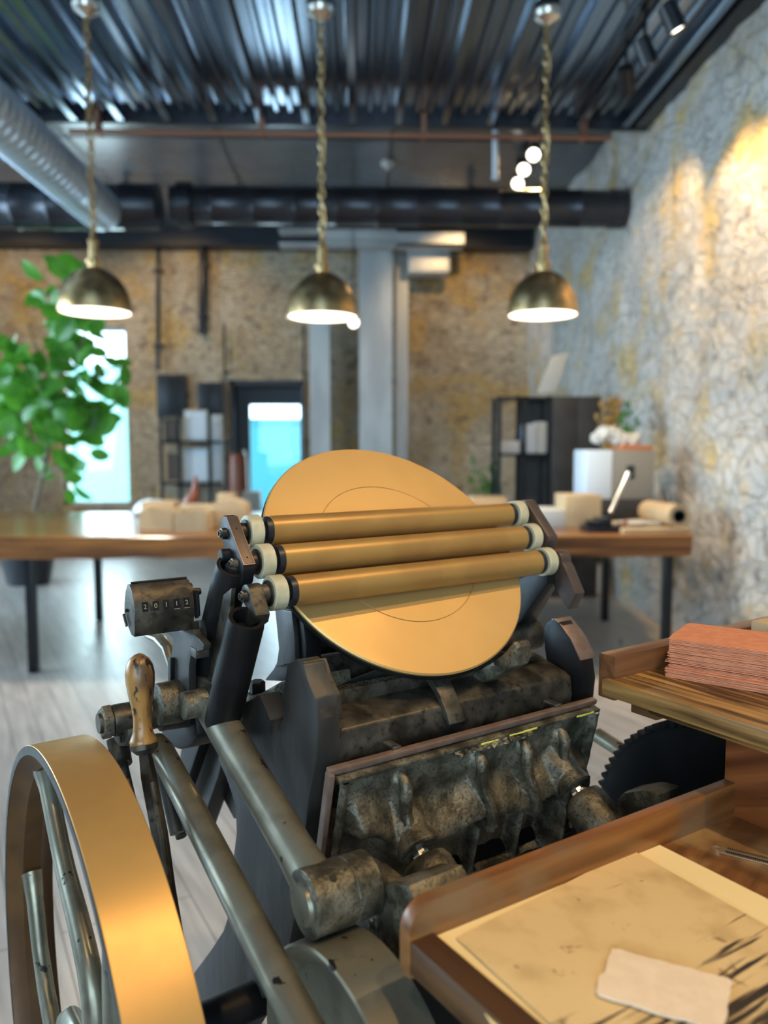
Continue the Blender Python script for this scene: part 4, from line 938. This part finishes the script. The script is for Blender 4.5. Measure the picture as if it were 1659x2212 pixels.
# --- impression screws and rocker
ax_ = (-D*.80-Zv*.60).normalized()
rock = None
pots = []
for (bl_, bs_, x_, y_) in ((.541, .095, 905, 1822), (.812, .085, 1228, 1698)):
    c = PT(bl_, bs_, .045)
    B(MB().lathe(c-ax_*.03, ax_, [(0, .018), (.03, .026), (.032, .0265), (.034, .024), (.034, .010)], 36), 'platen_boss', 'cast', plt)
    sc_ = B(MB().lathe(c, ax_, [(0, .010), (.022, .010)], 8).lathe(c+ax_*.010, ax_, [(0, .011), (0, .0125), (.010, .0125), (.010, .0112)], 4), 'impression_screw', 'bright', ang=20)
    pots.append(c+ax_*.015)
pr = [(0, .019), (.003, .027), (.012, .031), (.045, .0335), (.055, .031), (.07, .02)]
rk = MB()
for c in pots: rk.lathe(c, ax_, pr, 40)
shaft0 = pots[0]+ax_*.05-Zv*.022-L*.09; sl, sd_, sh = ldh(shaft0)
rk.tube([W(sl-.02, sd_, sh), W(sl+.03, sd_, sh), W(sl+.1, sd_, sh-.002), W(sl+.2, sd_, sh-.004), W(sl+.36, sd_, sh), W(sl+.42, sd_, sh)], [.022, .024, .028, .024, .026, .026], 24)
rkr = B(rk, 'rocker_cradle', 'cast', ang=50)
B(MB().prism([pl(x, y, .86) for x, y in ((1330, 1725), (1345, 1712), (1385, 1705), (1425, 1715), (1428, 1740), (1400, 1790), (1330, 1790))], L*0, L*.05, .008), 'rocker_lug', 'cast', rkr)
# --- draw arm with its boss
LA = .352
bc = pl(656, 1955, LA); bl_, bd_, bh_ = ldh(bc)
arm0 = pl(690, 1930, LA+.02)
d_, h_ = bd_, bh_
top_ = ldh(pl(424, 1470, LA+.022))
a = W(LA+.022, d_, h_); b = W(LA+.022, top_[1], top_[2]); b = b+(b-a)*.07
da = B(MB().tube([a+(b-a)*q for q in (0, .07, .16, .3, .6, .95, 1.0)], [.025, .0225, .0205, .0205, .0212, .0215, .0215], 28, sx=1.15, sref=tuple(Zv)), 'draw_arm', 'steel', ang=60)
boss = B(MB().lathe(bc, L, [(0, .010), (0, .031), (.0015, .034), (.046, .034), (.047, .033), (.048, .034), (.076, .033), (.082, .026), (.09, .02)], 56), 'arm_boss', 'cast', da)
B(MB().lathe(bc, -L, [(-.003, .0225), (.0, .022), (.004, .0195), (.0055, .006), (.006, .001)], 44), 'pivot_pin', 'steel', da)
oc = W(LA+.024, bd_, bh_)+(Zv*.85-D*.53).normalized()*.0335
B(MB().cyl(oc, oc+(Zv*.85-D*.53).normalized()*.0012, .004, 16), 'oil_hole', 'black', da)
# bracket right of the boss
bk = dh([(792, 1930), (830, 1910), (860, 1900), (900, 1905), (920, 1960), (880, 2060), (860, 2110), (800, 2050), (760, 2020), (770, 1960)], .44)
brk = B(MB().ext(bk, .430, .50, .004), 'rocker_bracket', 'cast')
B(MB().lbox(.44, .49, ldh(pl(800, 1925, .45))[1]-.02, ldh(pl(800, 1925, .45))[1]+.03, ldh(pl(800, 1925, .45))[2]-.01, ldh(pl(800, 1925, .45))[2]+.008, .003), 'bracket_pad', 'cast', brk)
for x_, y_ in ((803, 1965), (806, 1998)):
    c = pl(x_, y_, .4285); B(MB().lathe(c+L*.002, -L, [(0, .0065), (.003, .006), (.0045, .003)], 16).frame_box(c, L, D, Zv, -.0045, -.003, -.0008, .0008, -.006, .006), 'slotted_screw', 'steel', brk)
# --- lower connecting rod
LC = .315
p0 = pl(338, 1600, LC); p1 = pl(492, 1905, LC); p2 = pl(672, 2250, LC)
q0, q1, q2 = ldh(p0), ldh(p1), ldh(p2)
fa = W(LC, q0[1], q0[2]); fb = W(LC, q2[1], q2[2]); fb = fb+(fb-fa)*.15
B(MB().tube([fa+(fb-fa)*q for q in (0, .04, .3, .7, 1)], [.012, .016, .0168, .0175, .018], 28), 'connecting_rod', 'steel', ang=60)
# small rods behind the connecting rod
B(MB().tube([pl(346, 1640, .34), pl(365, 1720, .34), pl(383, 1800, .34)], .010, 14), 'brake_rod', 'frame')
B(MB().tube([pl(352, 1690, .36), pl(372, 1740, .36), pl(392, 1808, .36)], .008, 14), 'brake_rod', 'iron')
# --- large drum (gear guard) at the bottom
dC = W(.345, .605, .825); Rd = .140
B(MB().lathe(dC, L, [(.030, .02), (.030, .05), (.018, .055), (.014, .118), (.004, .128), (0, Rd-.003), (.0015, Rd), (.06, Rd), (.062, Rd-.003), (.062, .03)], 96), 'crank_disc', 'steel', ang=40)
# --- gear at the far right
gC = W(.985, .615, .835); Rg = .222; N = 84
gr = MB().lathe(gC, L, [(.0, Rg-.035), (.0, Rg-.009), (.045, Rg-.009), (.045, Rg-.035), (.03, Rg-.04), (.03, .05), (-.005, .045), (-.005, .015)], 96)
for i in range(N):
    a = 2*PI*i/N; rr_ = D*math.cos(a)+Zv*math.sin(a); tt = -D*math.sin(a)+Zv*math.cos(a); w = .0045
    P = [gC+rr_*(Rg-.011)-tt*w, gC+rr_*(Rg-.002)-tt*w*.8, gC+rr_*(Rg+.002)-tt*w*.35, gC+rr_*(Rg+.002)+tt*w*.35, gC+rr_*(Rg-.002)+tt*w*.8, gC+rr_*(Rg-.011)+tt*w]
    gr.prism(P, L*0, L*.045)
B(gr, 'large_gear', 'black', ang=40)
B(MB().tube([pl(1290, 1588, 1.045), pl(1325, 1610, 1.045), pl(1400, 1665, 1.045)], .013, 20), 'gear_guard_rod', 'steel')
# --- flywheel
fc = W(.166, .949, .682); Rw = .4007
mb = MB()
mb.lathe(fc, L, [(.0, Rw-.012), (.0, Rw-.001), (.001, Rw), (.069, Rw), (.070, Rw-.001), (.070, Rw-.012)], 160, cap=False)
fly = B(mb, 'flywheel_rim', 'goldwheel', ang=40)
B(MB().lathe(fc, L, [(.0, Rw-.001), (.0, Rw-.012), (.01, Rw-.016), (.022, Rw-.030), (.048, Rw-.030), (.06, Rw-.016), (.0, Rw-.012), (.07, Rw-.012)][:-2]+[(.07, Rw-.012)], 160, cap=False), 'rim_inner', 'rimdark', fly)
B(MB().lathe(fc-L*.0008, L, [(0, Rw-.012), (0, Rw-.0012), (.001, Rw-.0006)], 160, cap=False), 'rim_edge', 'frame', fly)
B(MB().lathe(fc-L*.02, L, [(0, .02), (0, .045), (.01, .05), (.11, .05), (.12, .03)], 32), 'flywheel_hub', 'iron', fly)
for k in range(6):
    pts = []; rad = []
    path = ((.374, 56, .024), (.348, 57.2, .019), (.30, 59, .0175), (.265, 61.5, .0175), (.234, 65.5, .018), (.208, 71, .0185), (.185, 79, .019), (.164, 88, .0195), (.147, 97, .020), (.125, 110, .021), (.09, 122, .022), (.04, 135, .023))
    if k == 5: path = ((.374, 73, .022), (.345, 68, .018), (.315, 57, .017), (.28, 47, .0175), (.24, 35, .018), (.2, 22, .019), (.15, 8, .02), (.09, -10, .022), (.04, -20, .023))
    for r_, an, w_ in path:
        aa = math.radians(an+60*k); pts.append(fc+L*.035+(D*math.cos(aa)+Zv*math.sin(aa))*r_); rad.append(w_)
    B(MB().tube(pts, rad, 16, sx=.7, sref=tuple(L)), 'spoke', 'steel', fly, ang=60)
B(MB().cyl(W(.06, .949, .682), W(.98, .949, .682), .024, 28), 'main_shaft', 'black')
# --- rocker shaft hub at the left
HD, HH = 1.03, 1.089
hp = lambda l: W(l, HD, HH)
hub = B(MB().lathe(hp(.262), L, [(0, .012), (0, .020), (.004, .021), (.032, .021), (.034, .026), (.045, .027), (.047, .021), (.060, .021), (.062, .026), (.11, .028), (.18, .026)], 36), 'rock_shaft', 'iron')
B(MB().lathe(hp(.248), L, [(0, .012), (0, .020), (.002, .0225), (.012, .0225), (.014, .020)], 6), 'hex_nut', 'cast', hub, ang=20)
B(MB().lathe(hp(.244), L, [(0, .007), (0, .013), (.006, .0135)], 24), 'shaft_end', 'iron', hub)
oh = hp(.280)+(-D*.9+Zv*.3)*.0205; B(MB().cyl(oh, oh+(-D*.9+Zv*.3)*.0018, .0022, 12), 'oil_hole', 'black', hub)
# fork and rod that hang from the hub
c = hp(.282); dwn = (pl(283, 1740, .282)-pl(262, 1605, .282)).normalized()
f0 = pl(262, 1612, .282)
B(MB().prism([pl(x, y, .272) for x, y in ((240, 1575), (276, 1575), (277, 1600), (268, 1612), (256, 1612), (247, 1600))], L*0, L*.022, .003), 'fork_ear', 'iron', hub)
B(MB().tube([pl(254, 1595, .288), pl(262, 1640, .288), pl(265, 1652, .288)], [.0155, .014, .0135], 20), 'fork', 'iron', hub)
B(MB().cyl(pl(262, 1597, .2705), pl(262, 1597, .2705)-L*.002, .0045, 12), 'fork_pin', 'black', hub)
B(MB().tube([pl(263, 1640, .288), pl(285, 1735, .288), pl(303, 1830, .288)], .0068, 16), 'pull_rod', 'iron', hub)
# --- throw-off lever with wooden handle
LL = .272
def LP_(px, py): return pl(px, py, LL)
hb_, ht_ = LP_(310, 1606), LP_(300, 1411); ax2 = ht_-hb_; ln = ax2.length; wpx = .99/F
prof = [(0, 27), (.03, 30), (.06, 27), (.12, 22), (.2, 19.5), (.3, 19), (.42, 22), (.55, 27), (.68, 30.5), (.78, 31), (.87, 28), (.94, 21), (.985, 10), (1.0, 2)]
zc = (hb_-CAM).dot(fw)
lev = B(MB().tube([LP_(362, 1925), LP_(345, 1800), LP_(322, 1680), LP_(313, 1625)], [.013, .013, .013, .010], 4, sx=.75, sref=tuple(L)), 'throw_off_lever', 'iron', ang=30)
B(MB().lathe(hb_, ax2, [(q*ln, r_*zc/F) for q, r_ in prof], 40), 'lever_handle', 'handle', lev, ang=60)
B(MB().tube([LP_(313, 1628), LP_(312, 1617), LP_(311, 1608)], [.010, .016, .0168], 24), 'ferrule', 'iron', lev)
B(MB().tube([LP_(329, 1690), LP_(350, 1800), LP_(366, 1925)], [.0035, .004, .004], 8), 'lever_rib', 'iron', lev)
# lever continues to the base
pe = LP_(362, 1925); B(MB().tube([pe, W(.30, ldh(pe)[1]-.01, .72), W(.33, ldh(pe)[1]-.02, .60), W(.42, ldh(pe)[1]-.02, .55)], [.013, .012, .012, .012], 4, sx=.75, sref=tuple(L)), 'lever_foot', 'iron', lev)
# --- counter and its bracket
CD, CH = .990, 1.240; cl0, cl1 = .2815, .360
left = dh([(272, 1264), (281, 1263), (290, 1275), (296, 1310), (296, 1345), (287, 1376), (281, 1372), (272, 1345), (266, 1325), (266, 1305), (269, 1285)], cl0)
ct = B(MB().ext([(1.030, 1.226), (1.028, 1.244), (1.021, 1.262), (1.011, 1.2725), (1.002, 1.273), (.993, 1.267), (.984, 1.253), (.981, 1.240), (.986, 1.208), (1.0, 1.208)], cl0, cl1, .0012), 'counter_case', 'iron', ang=25)
B(MB().cyl(W(cl0+.003, 1.006, 1.2745), W(cl1-.001, 1.006, 1.2745), .0016, 10), 'hinge_rod', 'black', ct)
def text_mesh(ch, size, o, ax, ay, ext_=.0004):
    cu = bpy.data.curves.new('t', 'FONT'); cu.body = ch; cu.size = size; cu.align_x = 'CENTER'; cu.align_y = 'CENTER'; cu.extrude = ext_
    to = bpy.data.objects.new('t', cu); COL.objects.link(to); bpy.context.view_layer.update()
    me = bpy.data.meshes.new_from_object(to.evaluated_get(bpy.context.evaluated_depsgraph_get())); az = ax.cross(ay)
    mb = MB(); mb.bm.from_mesh(me); bpy.data.objects.remove(to); bpy.data.meshes.remove(me)
    for v in mb.bm.verts: v.co = o+ax*v.co.x+ay*v.co.y+az*v.co.z
    return mb
fa_, fb_ = W(0, .984, 1.253), W(0, .981, 1.240); fup = (fa_-fb_).normalized(); fn = L.cross(fup).normalized()
for i, ch in enumerate('20112'):
    lw = cl0+.0135+i*.0137; o = L*lw+W(0, .981, 1.240)+fup*.006+fn*.0002
    w_ = B(MB().frame_box(o, L, fup, fn, -.0038, .0038, -.006, .0062, -.0006, .0003), 'digit_window', 'black', ct)
    B(text_mesh(ch, .0085, o+fn*.0006, L, fup), 'digit', 'digit', w_)
    B(MB().frame_box(o, L, fup, fn, -.0038, .0038, -.0072, -.0064, 0, .0007), 'window_sill_edge', 'digit' if i > 2 else 'iron', w_)
B(MB().lathe(W(cl1, 1.002, 1.255), L, [(0, .013), (.003, .013), (.003, .0055), (.014, .005), (.016, .0045)], 20), 'counter_hub', 'iron', ct)
B(MB().prism([pl(x, y, cl1+.001) for x, y in ((418, 1275), (424, 1280), (427, 1330), (422, 1336), (418, 1330))], L*0, L*.004, .0005), 'counter_end', 'black', ct)
B(MB().cyl(W(cl0, 1.012, 1.238), W(cl0-.004, 1.012, 1.238), .0025, 10).cyl(W(cl0-.003, 1.022, 1.232), W(cl0-.003, 1.008, 1.218), .0018, 8), 'reset_key', 'iron', ct)
# bracket below the counter
br_ = B(MB().prism([pl(x, y, .345) for x, y in ((350, 1364), (416, 1360), (420, 1372), (430, 1380), (440, 1392), (438, 1404), (412, 1412), (408, 1440), (408, 1530), (400, 1548), (392, 1552), (366, 1510), (365, 1440), (372, 1400), (374, 1380), (366, 1372))], L*0, L*.010, .0015), 'counter_bracket', 'frame')
B(MB().prism([pl(x, y, .355) for x, y in ((416, 1342), (430, 1340), (432, 1385), (424, 1400), (414, 1395))], L*0, L*.010, .001), 'bracket_slot', 'iron', br_)
B(MB().frame_box(pl(430, 1408, .352), L, D, Zv, -.008, .010, -.01, .01, -.006, .006, .001), 'bracket_clamp', 'iron', br_)
B(MB().prism([pl(x, y, .338) for x, y in ((362, 1420), (368, 1422), (368, 1560), (364, 1555))], L*0, L*.006, .0005), 'bracket_edge', 'black', br_)
B(MB().lathe(pl(352, 1487, .345), -L, [(-.01, .004), (0, .0065), (.006, .0065), (.007, .005)], 12), 'thumb_bolt', 'iron', br_)
# guide arm sloping behind the counter
B(MB().tube([pl(322, 1372, .37), pl(345, 1380, .37), pl(362, 1400, .37), pl(374, 1440, .37)], [.008, .010, .009, .008], 12, sx=.7), 'guide_arm', 'steel')
# shaft stub mass behind bracket
B(MB().lathe(pl(340, 1522, .315), L, [(0, .020), (0, .028), (.03, .029), (.045, .024), (.1, .022)], 32), 'shaft_collar', 'cast', hub)
B(MB().lathe(pl(395, 1525, .335), L, [(0, .01), (0, .018), (.03, .019)], 24), 'shaft_collar', 'cast', hub)
B(MB().prism([pl(x, y, .36) for x, y in ((345, 1560), (420, 1540), (425, 1590), (410, 1615), (385, 1620), (350, 1605))], L*0, L*.05, .006), 'bearing_block', 'black', hub)
# rear legs and stays
B(MB().prism([pl(x, y, .47) for x, y in ((440, 1560), (500, 1560), (470, 1680), (432, 1790), (405, 1790), (400, 1720))], L*0, L*.03, .003), 'rear_stay', 'frame')
B(MB().prism([pl(x, y, .44) for x, y in ((395, 1590), (440, 1580), (400, 1700), (385, 1740), (375, 1720))], L*0, L*.02, .003), 'rear_stay', 'black')
B(MB().prism([pl(x, y, .5) for x, y in ((470, 1650), (492, 1650), (500, 1705), (520, 1760), (505, 1770), (478, 1720))], L*0, L*.03, .003), 'rear_stay', 'frame')
# dark body between the side frames
B(MB().ext([(.80, .93), (.86, 1.09), (.93, 1.09), (.95, .5), (.85, .15), (.72, .15), (.70, .6)], .46, .87, .005), 'press_body', 'black')
B(MB().prism([pl(x, y, .40) for x, y in ((380, 2225), (470, 2105), (545, 2045), (560, 2100), (500, 2225))], L*.03, L*.06, .004), 'frame_foot', 'black')

# ================================================================== FEED TABLE
ft = thing('feed_table', 'reddish wooden feed table with an open tray and a raised shelf beside the press', 'table', tuple(W(.65, .3, 0)))
RD = .536
def TZ(l): return 1.050-(l-.4)*.018
def TF(l): return 1.014-(l-.4)*.030
# back rail with rounded left end
mb = MB(); pts = []
l0, l1 = .378, .873
outer = []
top = [(l0+.026-.026*math.cos(a), TZ(.4)-.026+.026*math.sin(a)) for a in [math.radians(q) for q in range(0, 91, 10)]]
pts = [W(l0, RD, .985)]+[W(l_, RD, h_) for l_, h_ in top]+[W(l1, RD, TZ(l1)), W(l1, RD, .965)]
B(MB().prism(pts, -D*.016, D*0, .002), 'back_rail', 'woodtray', ft)
# tray floor
fl_ = [W(l_, d_, TF(l_)) for l_, d_ in ((.385, RD-.012), (l1, RD-.012), (l1+.35, -.10), (.385, -.10))]
fl_ = [W(l_, d_, TF(l_)) for l_, d_ in ((.385, RD-.012), (.92, RD-.012), (.92, -.05), (.385, -.05))]
B(MB().prism(fl_, -Zv*.018, Zv*0, .001), 'tray_floor', 'woodfloor', ft)
# left ledge
B(MB().prism([W(.379, RD-.014, .990), W(.379, RD-.014, TF(.38)+.006), W(.405, RD-.014, TF(.4)+.006), W(.405, RD-.014, .990)], -D*.55, D*0, .002), 'left_rail', 'darkwood', ft)
# column board
LCc = .868
B(MB().lbox(LCc, LCc+.022, -.05, RD-.001, .985, 1.118, .001), 'column_board', 'woodcol', ft)
B(MB().lbox(LCc-.004, LCc+.026, -.05, RD+.02, 1.100, 1.122, .002), 'column_cap', 'woodshelf', ft)
# shelf
hs = 1.145; sl0 = .800; sd1 = .672
B(MB().lbox(sl0, 1.45, -.05, sd1, hs-.022, hs, .003), 'shelf_board', 'woodshelf', ft)
B(MB().prism([W(0, 0, 0)+L*l_+Zv*h_ for l_, h_ in ((sl0+.012, hs-.020), (sl0+.020, hs-.034), (sl0+.045, hs-.040), (LCc+.03, hs-.046), (LCc+.03, hs-.020))], -D*.05, D*(sd1-.06), .002), 'shelf_moulding', 'woodshelf', ft)
B(MB().lbox(sl0+.012, 1.45, sd1-.012, sd1+.016, hs-.030, hs+.030, .003), 'shelf_rail', 'woodrail', ft)
B(MB().lbox(sl0+.02, LCc, .60, .64, hs-.04, hs-.02, .002), 'shelf_bracket', 'darkwood', ft)
# support post under the tray
B(MB().lbox(.62, .70, .05, .13, .02, .985, .004).lbox(.50, .82, -.04, .26, 0, .03, .006), 'support_post', 'darkwood', ft)
B(MB().lbox(.875, .92, -.03, .5, .90, .99, .004), 'cross_rail', 'darkwood', ft)
# cream sheet, aged sheet, torn card, type gauge
def sheet(name, corners, m, thick, off, wav=.0, label='', cat='paper', n=28, rag=0.):
    """corners: pixels on the tray floor, ordered around; bilinear grid"""
    C = []
    for px, py in corners:
        p = at(px, py, 'h', 1.006); q = ldh(p); p = at(px, py, 'h', TF(q[0])+off); q = ldh(p); C.append(W(q[0], q[1], TF(q[0])+off))
    mb = MB(); top = []; bot = []
    for i in range(n+1):
        r1 = []; r2 = []
        for j in range(n+1):
            u, v = i/n, j/n; p = (C[0]*(1-u)+C[1]*u)*(1-v)+(C[3]*(1-u)+C[2]*u)*v
            if rag and (i in (0, n) or j in (0, n)):
                k = noise.noise(p*90)*rag+noise.noise(p*260)*rag*.4; c_ = (C[0]+C[1]+C[2]+C[3])/4; p = p+(c_-p).normalized()*k
            if rag and i in (0, n) and j in (0, n): c_ = (C[0]+C[1]+C[2]+C[3])/4; p = p+(c_-p).normalized()*rag*1.5
            z = wav*noise.noise(Vector((u*3, v*3, off*900))) ; z = abs(z)
            r1.append(mb.bm.verts.new(p+Zv*(z+thick))); r2.append(mb.bm.verts.new(p+Zv*z))
        top.append(r1); bot.append(r2)
    for i in range(n):
        for j in range(n):
            mb.bm.faces.new([top[i][j], top[i+1][j], top[i+1][j+1], top[i][j+1]]); mb.bm.faces.new([bot[i][j+1], bot[i+1][j+1], bot[i+1][j], bot[i][j]])
    for i in range(n):
        mb.bm.faces.new([top[i][0], bot[i][0], bot[i+1][0], top[i+1][0]]); mb.bm.faces.new([top[i+1][n], bot[i+1][n], bot[i][n], top[i][n]])
        mb.bm.faces.new([top[0][i+1], bot[0][i+1], bot[0][i], top[0][i]]); mb.bm.faces.new([top[n][i], bot[n][i], bot[n][i+1], top[n][i+1]])
    return tag(mb.build(name, M[m], ang=50), label, cat)
sheet('cream_sheet', [(928, 2010), (1412, 1820), (2150, 2190), (1420, 2760)], 'cpaper', .0008, .0012, label='smooth cream sheet lying at the bottom of the wooden tray')
sheet('aged_sheet', [(985, 2028), (1366, 1838), (1990, 2190), (1500, 2500)], 'oldpaper', .0008, .0032, .0012, label='stained tan sheet with black streaks lying on the cream sheet')
sheet('torn_card', [(1325, 2052), (1585, 2122), (1560, 2235), (1283, 2150)], 'card', .0018, .0062, .0006, label='small pale torn-edged card lying on the stained tan sheet', cat='card', rag=.0022)
# type gauge
def floor_pt(px, py, off=0):
    p = at(px, py, 'h', 1.003); q = ldh(p); p = at(px, py, 'h', TF(q[0])+off); q = ldh(p); return W(q[0], q[1], TF(q[0])+off)
g0 = floor_pt(1537, 1832); g1 = floor_pt(1659, 1862); gx = (g1-g0).normalized(); gy = Zv.cross(gx).normalized()
if gy.dot(D) < 0: gy = -gy
t = thing('type_gauge', 'flat brass type gauge ruler with black scale marks in the wooden tray', 'ruler', tuple(g0))
loop = [g0+gx*(.008-.008*math.cos(a))+gy*(.006*math.sin(a)) for a in [math.radians(q) for q in range(-90, 91, 15)]]
mb = MB(); mb.frame_box(g0, gx, gy, Zv, .009, .16, -.008, .008, .0006, .0016, .0003)
for i in range(18):
    a0_, a1_ = 2*PI*i/18, 2*PI*(i+1)/18; c0 = g0+gx*.006
    P = [c0+(gx*math.cos(a0_)+gy*math.sin(a0_))*.0065, c0+(gx*math.cos(a1_)+gy*math.sin(a1_))*.0065, c0+(gx*math.cos(a1_)+gy*math.sin(a1_))*.0035, c0+(gx*math.cos(a0_)+gy*math.sin(a0_))*.0035]
    mb.prism(P, Zv*.0006, Zv*.0016)
mb.build('gauge_body', M['digit'], t)
mb = MB()
for i in range(70):
    x_ = .016+i*.002; mb.frame_box(g0, gx, gy, Zv, x_, x_+.0012, .003, .0074, .0016, .0018); mb.frame_box(g0, gx, gy, Zv, x_, x_+.0012, -.0074, -.004 + .001*(i % 5 == 0), .0016, .0018)
mb.frame_box(g0, gx, gy, Zv, .014, .158, -.0036, -.0012, .0016, .0018)
o = mb.build('scale_marks', M['blacksmooth'], t)
# coral paper sheets on the shelf
def coral(i, z, c, sx, sy, rot):
    rnd = random.Random(i); mb = MB(); n = 36; sx *= rnd.uniform(.985, 1.0); sy *= rnd.uniform(.975, 1.0); X = Vector((math.cos(rot), math.sin(rot), 0)); Y = Vector((-math.sin(rot), math.cos(rot), 0))
    per = []
    for k in range(n):
        u = k/n*4; s_ = int(u); f = u-s_; cr = [(-1, -1), (1, -1), (1, 1), (-1, 1), (-1, -1)]
        a_, b_ = cr[s_], cr[s_+1]; x_ = a_[0]+(b_[0]-a_[0])*f; y_ = a_[1]+(b_[1]-a_[1])*f
        if f < .01: x_ *= .985; y_ *= .985
        g = 1+rnd.uniform(-.009, .007); per.append(c+X*(x_*sx/2*g)+Y*(y_*sy/2*g)+Zv*(rnd.uniform(-.0002, .0002)))
    lo = [mb.bm.verts.new(p+Zv*z) for p in per]; hi = [mb.bm.verts.new(p+Zv*(z+.00098)+(c-p)*.003) for p in per]
    mb.bm.faces.new(hi); mb.bm.faces.new(lo[::-1])
    for k in range(n): mb.bm.faces.new([lo[k], lo[(k+1) % n], hi[(k+1) % n], hi[k]])
    return mb.build('coral_sheet', M['coral'])
A_ = at(1441, 1378, 'h', hs+.052); B_ = at(1510, 1347, 'h', hs+.052); C_ = at(1659, 1408, 'h', hs+.052)
ex = (C_-A_).normalized(); ey = (B_-A_)
if ey.dot(Vector((-ex.y, ex.x, 0))) < 0: nrm = -Vector((-ex.y, ex.x, 0))
else: nrm = Vector((-ex.y, ex.x, 0))
sx_, sy_ = .20, max(.05, ey.dot(nrm)); rot_ = math.atan2(ex.y, ex.x)
cc = A_+ex*(sx_/2)+nrm*(sy_/2)+ex*(ey.dot(ex)*0); cc.z = 0
rnd = random.Random(11); z_ = hs+.0003; nS = 38
for i in range(nS):
    low = i < 9
    off_ = ex*(rnd.uniform(-.0015, .0015)-(.001 if low else 0))+nrm*(rnd.uniform(-.0012, .0012)-(.006 if low else 0))
    if i == 13: off_ = ex*-.006+nrm*.004
    r_ = rot_+rnd.uniform(-.008, .008)-(.03 if low else 0)
    o = coral(i, z_, Vector((cc.x, cc.y, 0))+off_, sx_, sy_, r_)
    if i == nS-1: tag(o, 'topmost coral handmade sheet, seen whole on the stack on the shelf', 'paper', 'coral sheets stacked on the shelf')
    elif i == 13: tag(o, 'coral sheet in the stack whose torn corner sticks out farthest to the left', 'paper', 'coral sheets stacked on the shelf')
    elif low: tag(o, 'coral sheet in the slightly shifted bottom bundle of the stack on the shelf', 'paper', 'coral sheets stacked on the shelf')
    else: tag(o, 'coral sheet in the neat upper bundle of the stack on the shelf', 'paper', 'coral sheets stacked on the shelf')
    z_ += .00137
a = at(1652, 1330, 'd', .60); q = ldh(a)
tag(MB().lbox(q[0], q[0]+.05, .56, .62, hs+.001, hs+.055, .002).build('wooden_block', M['kraft']), 'pale wooden block cut off by the right edge, standing behind the coral paper', 'block')
for o in bpy.data.objects:
    if '_w' in o: del o['_w']
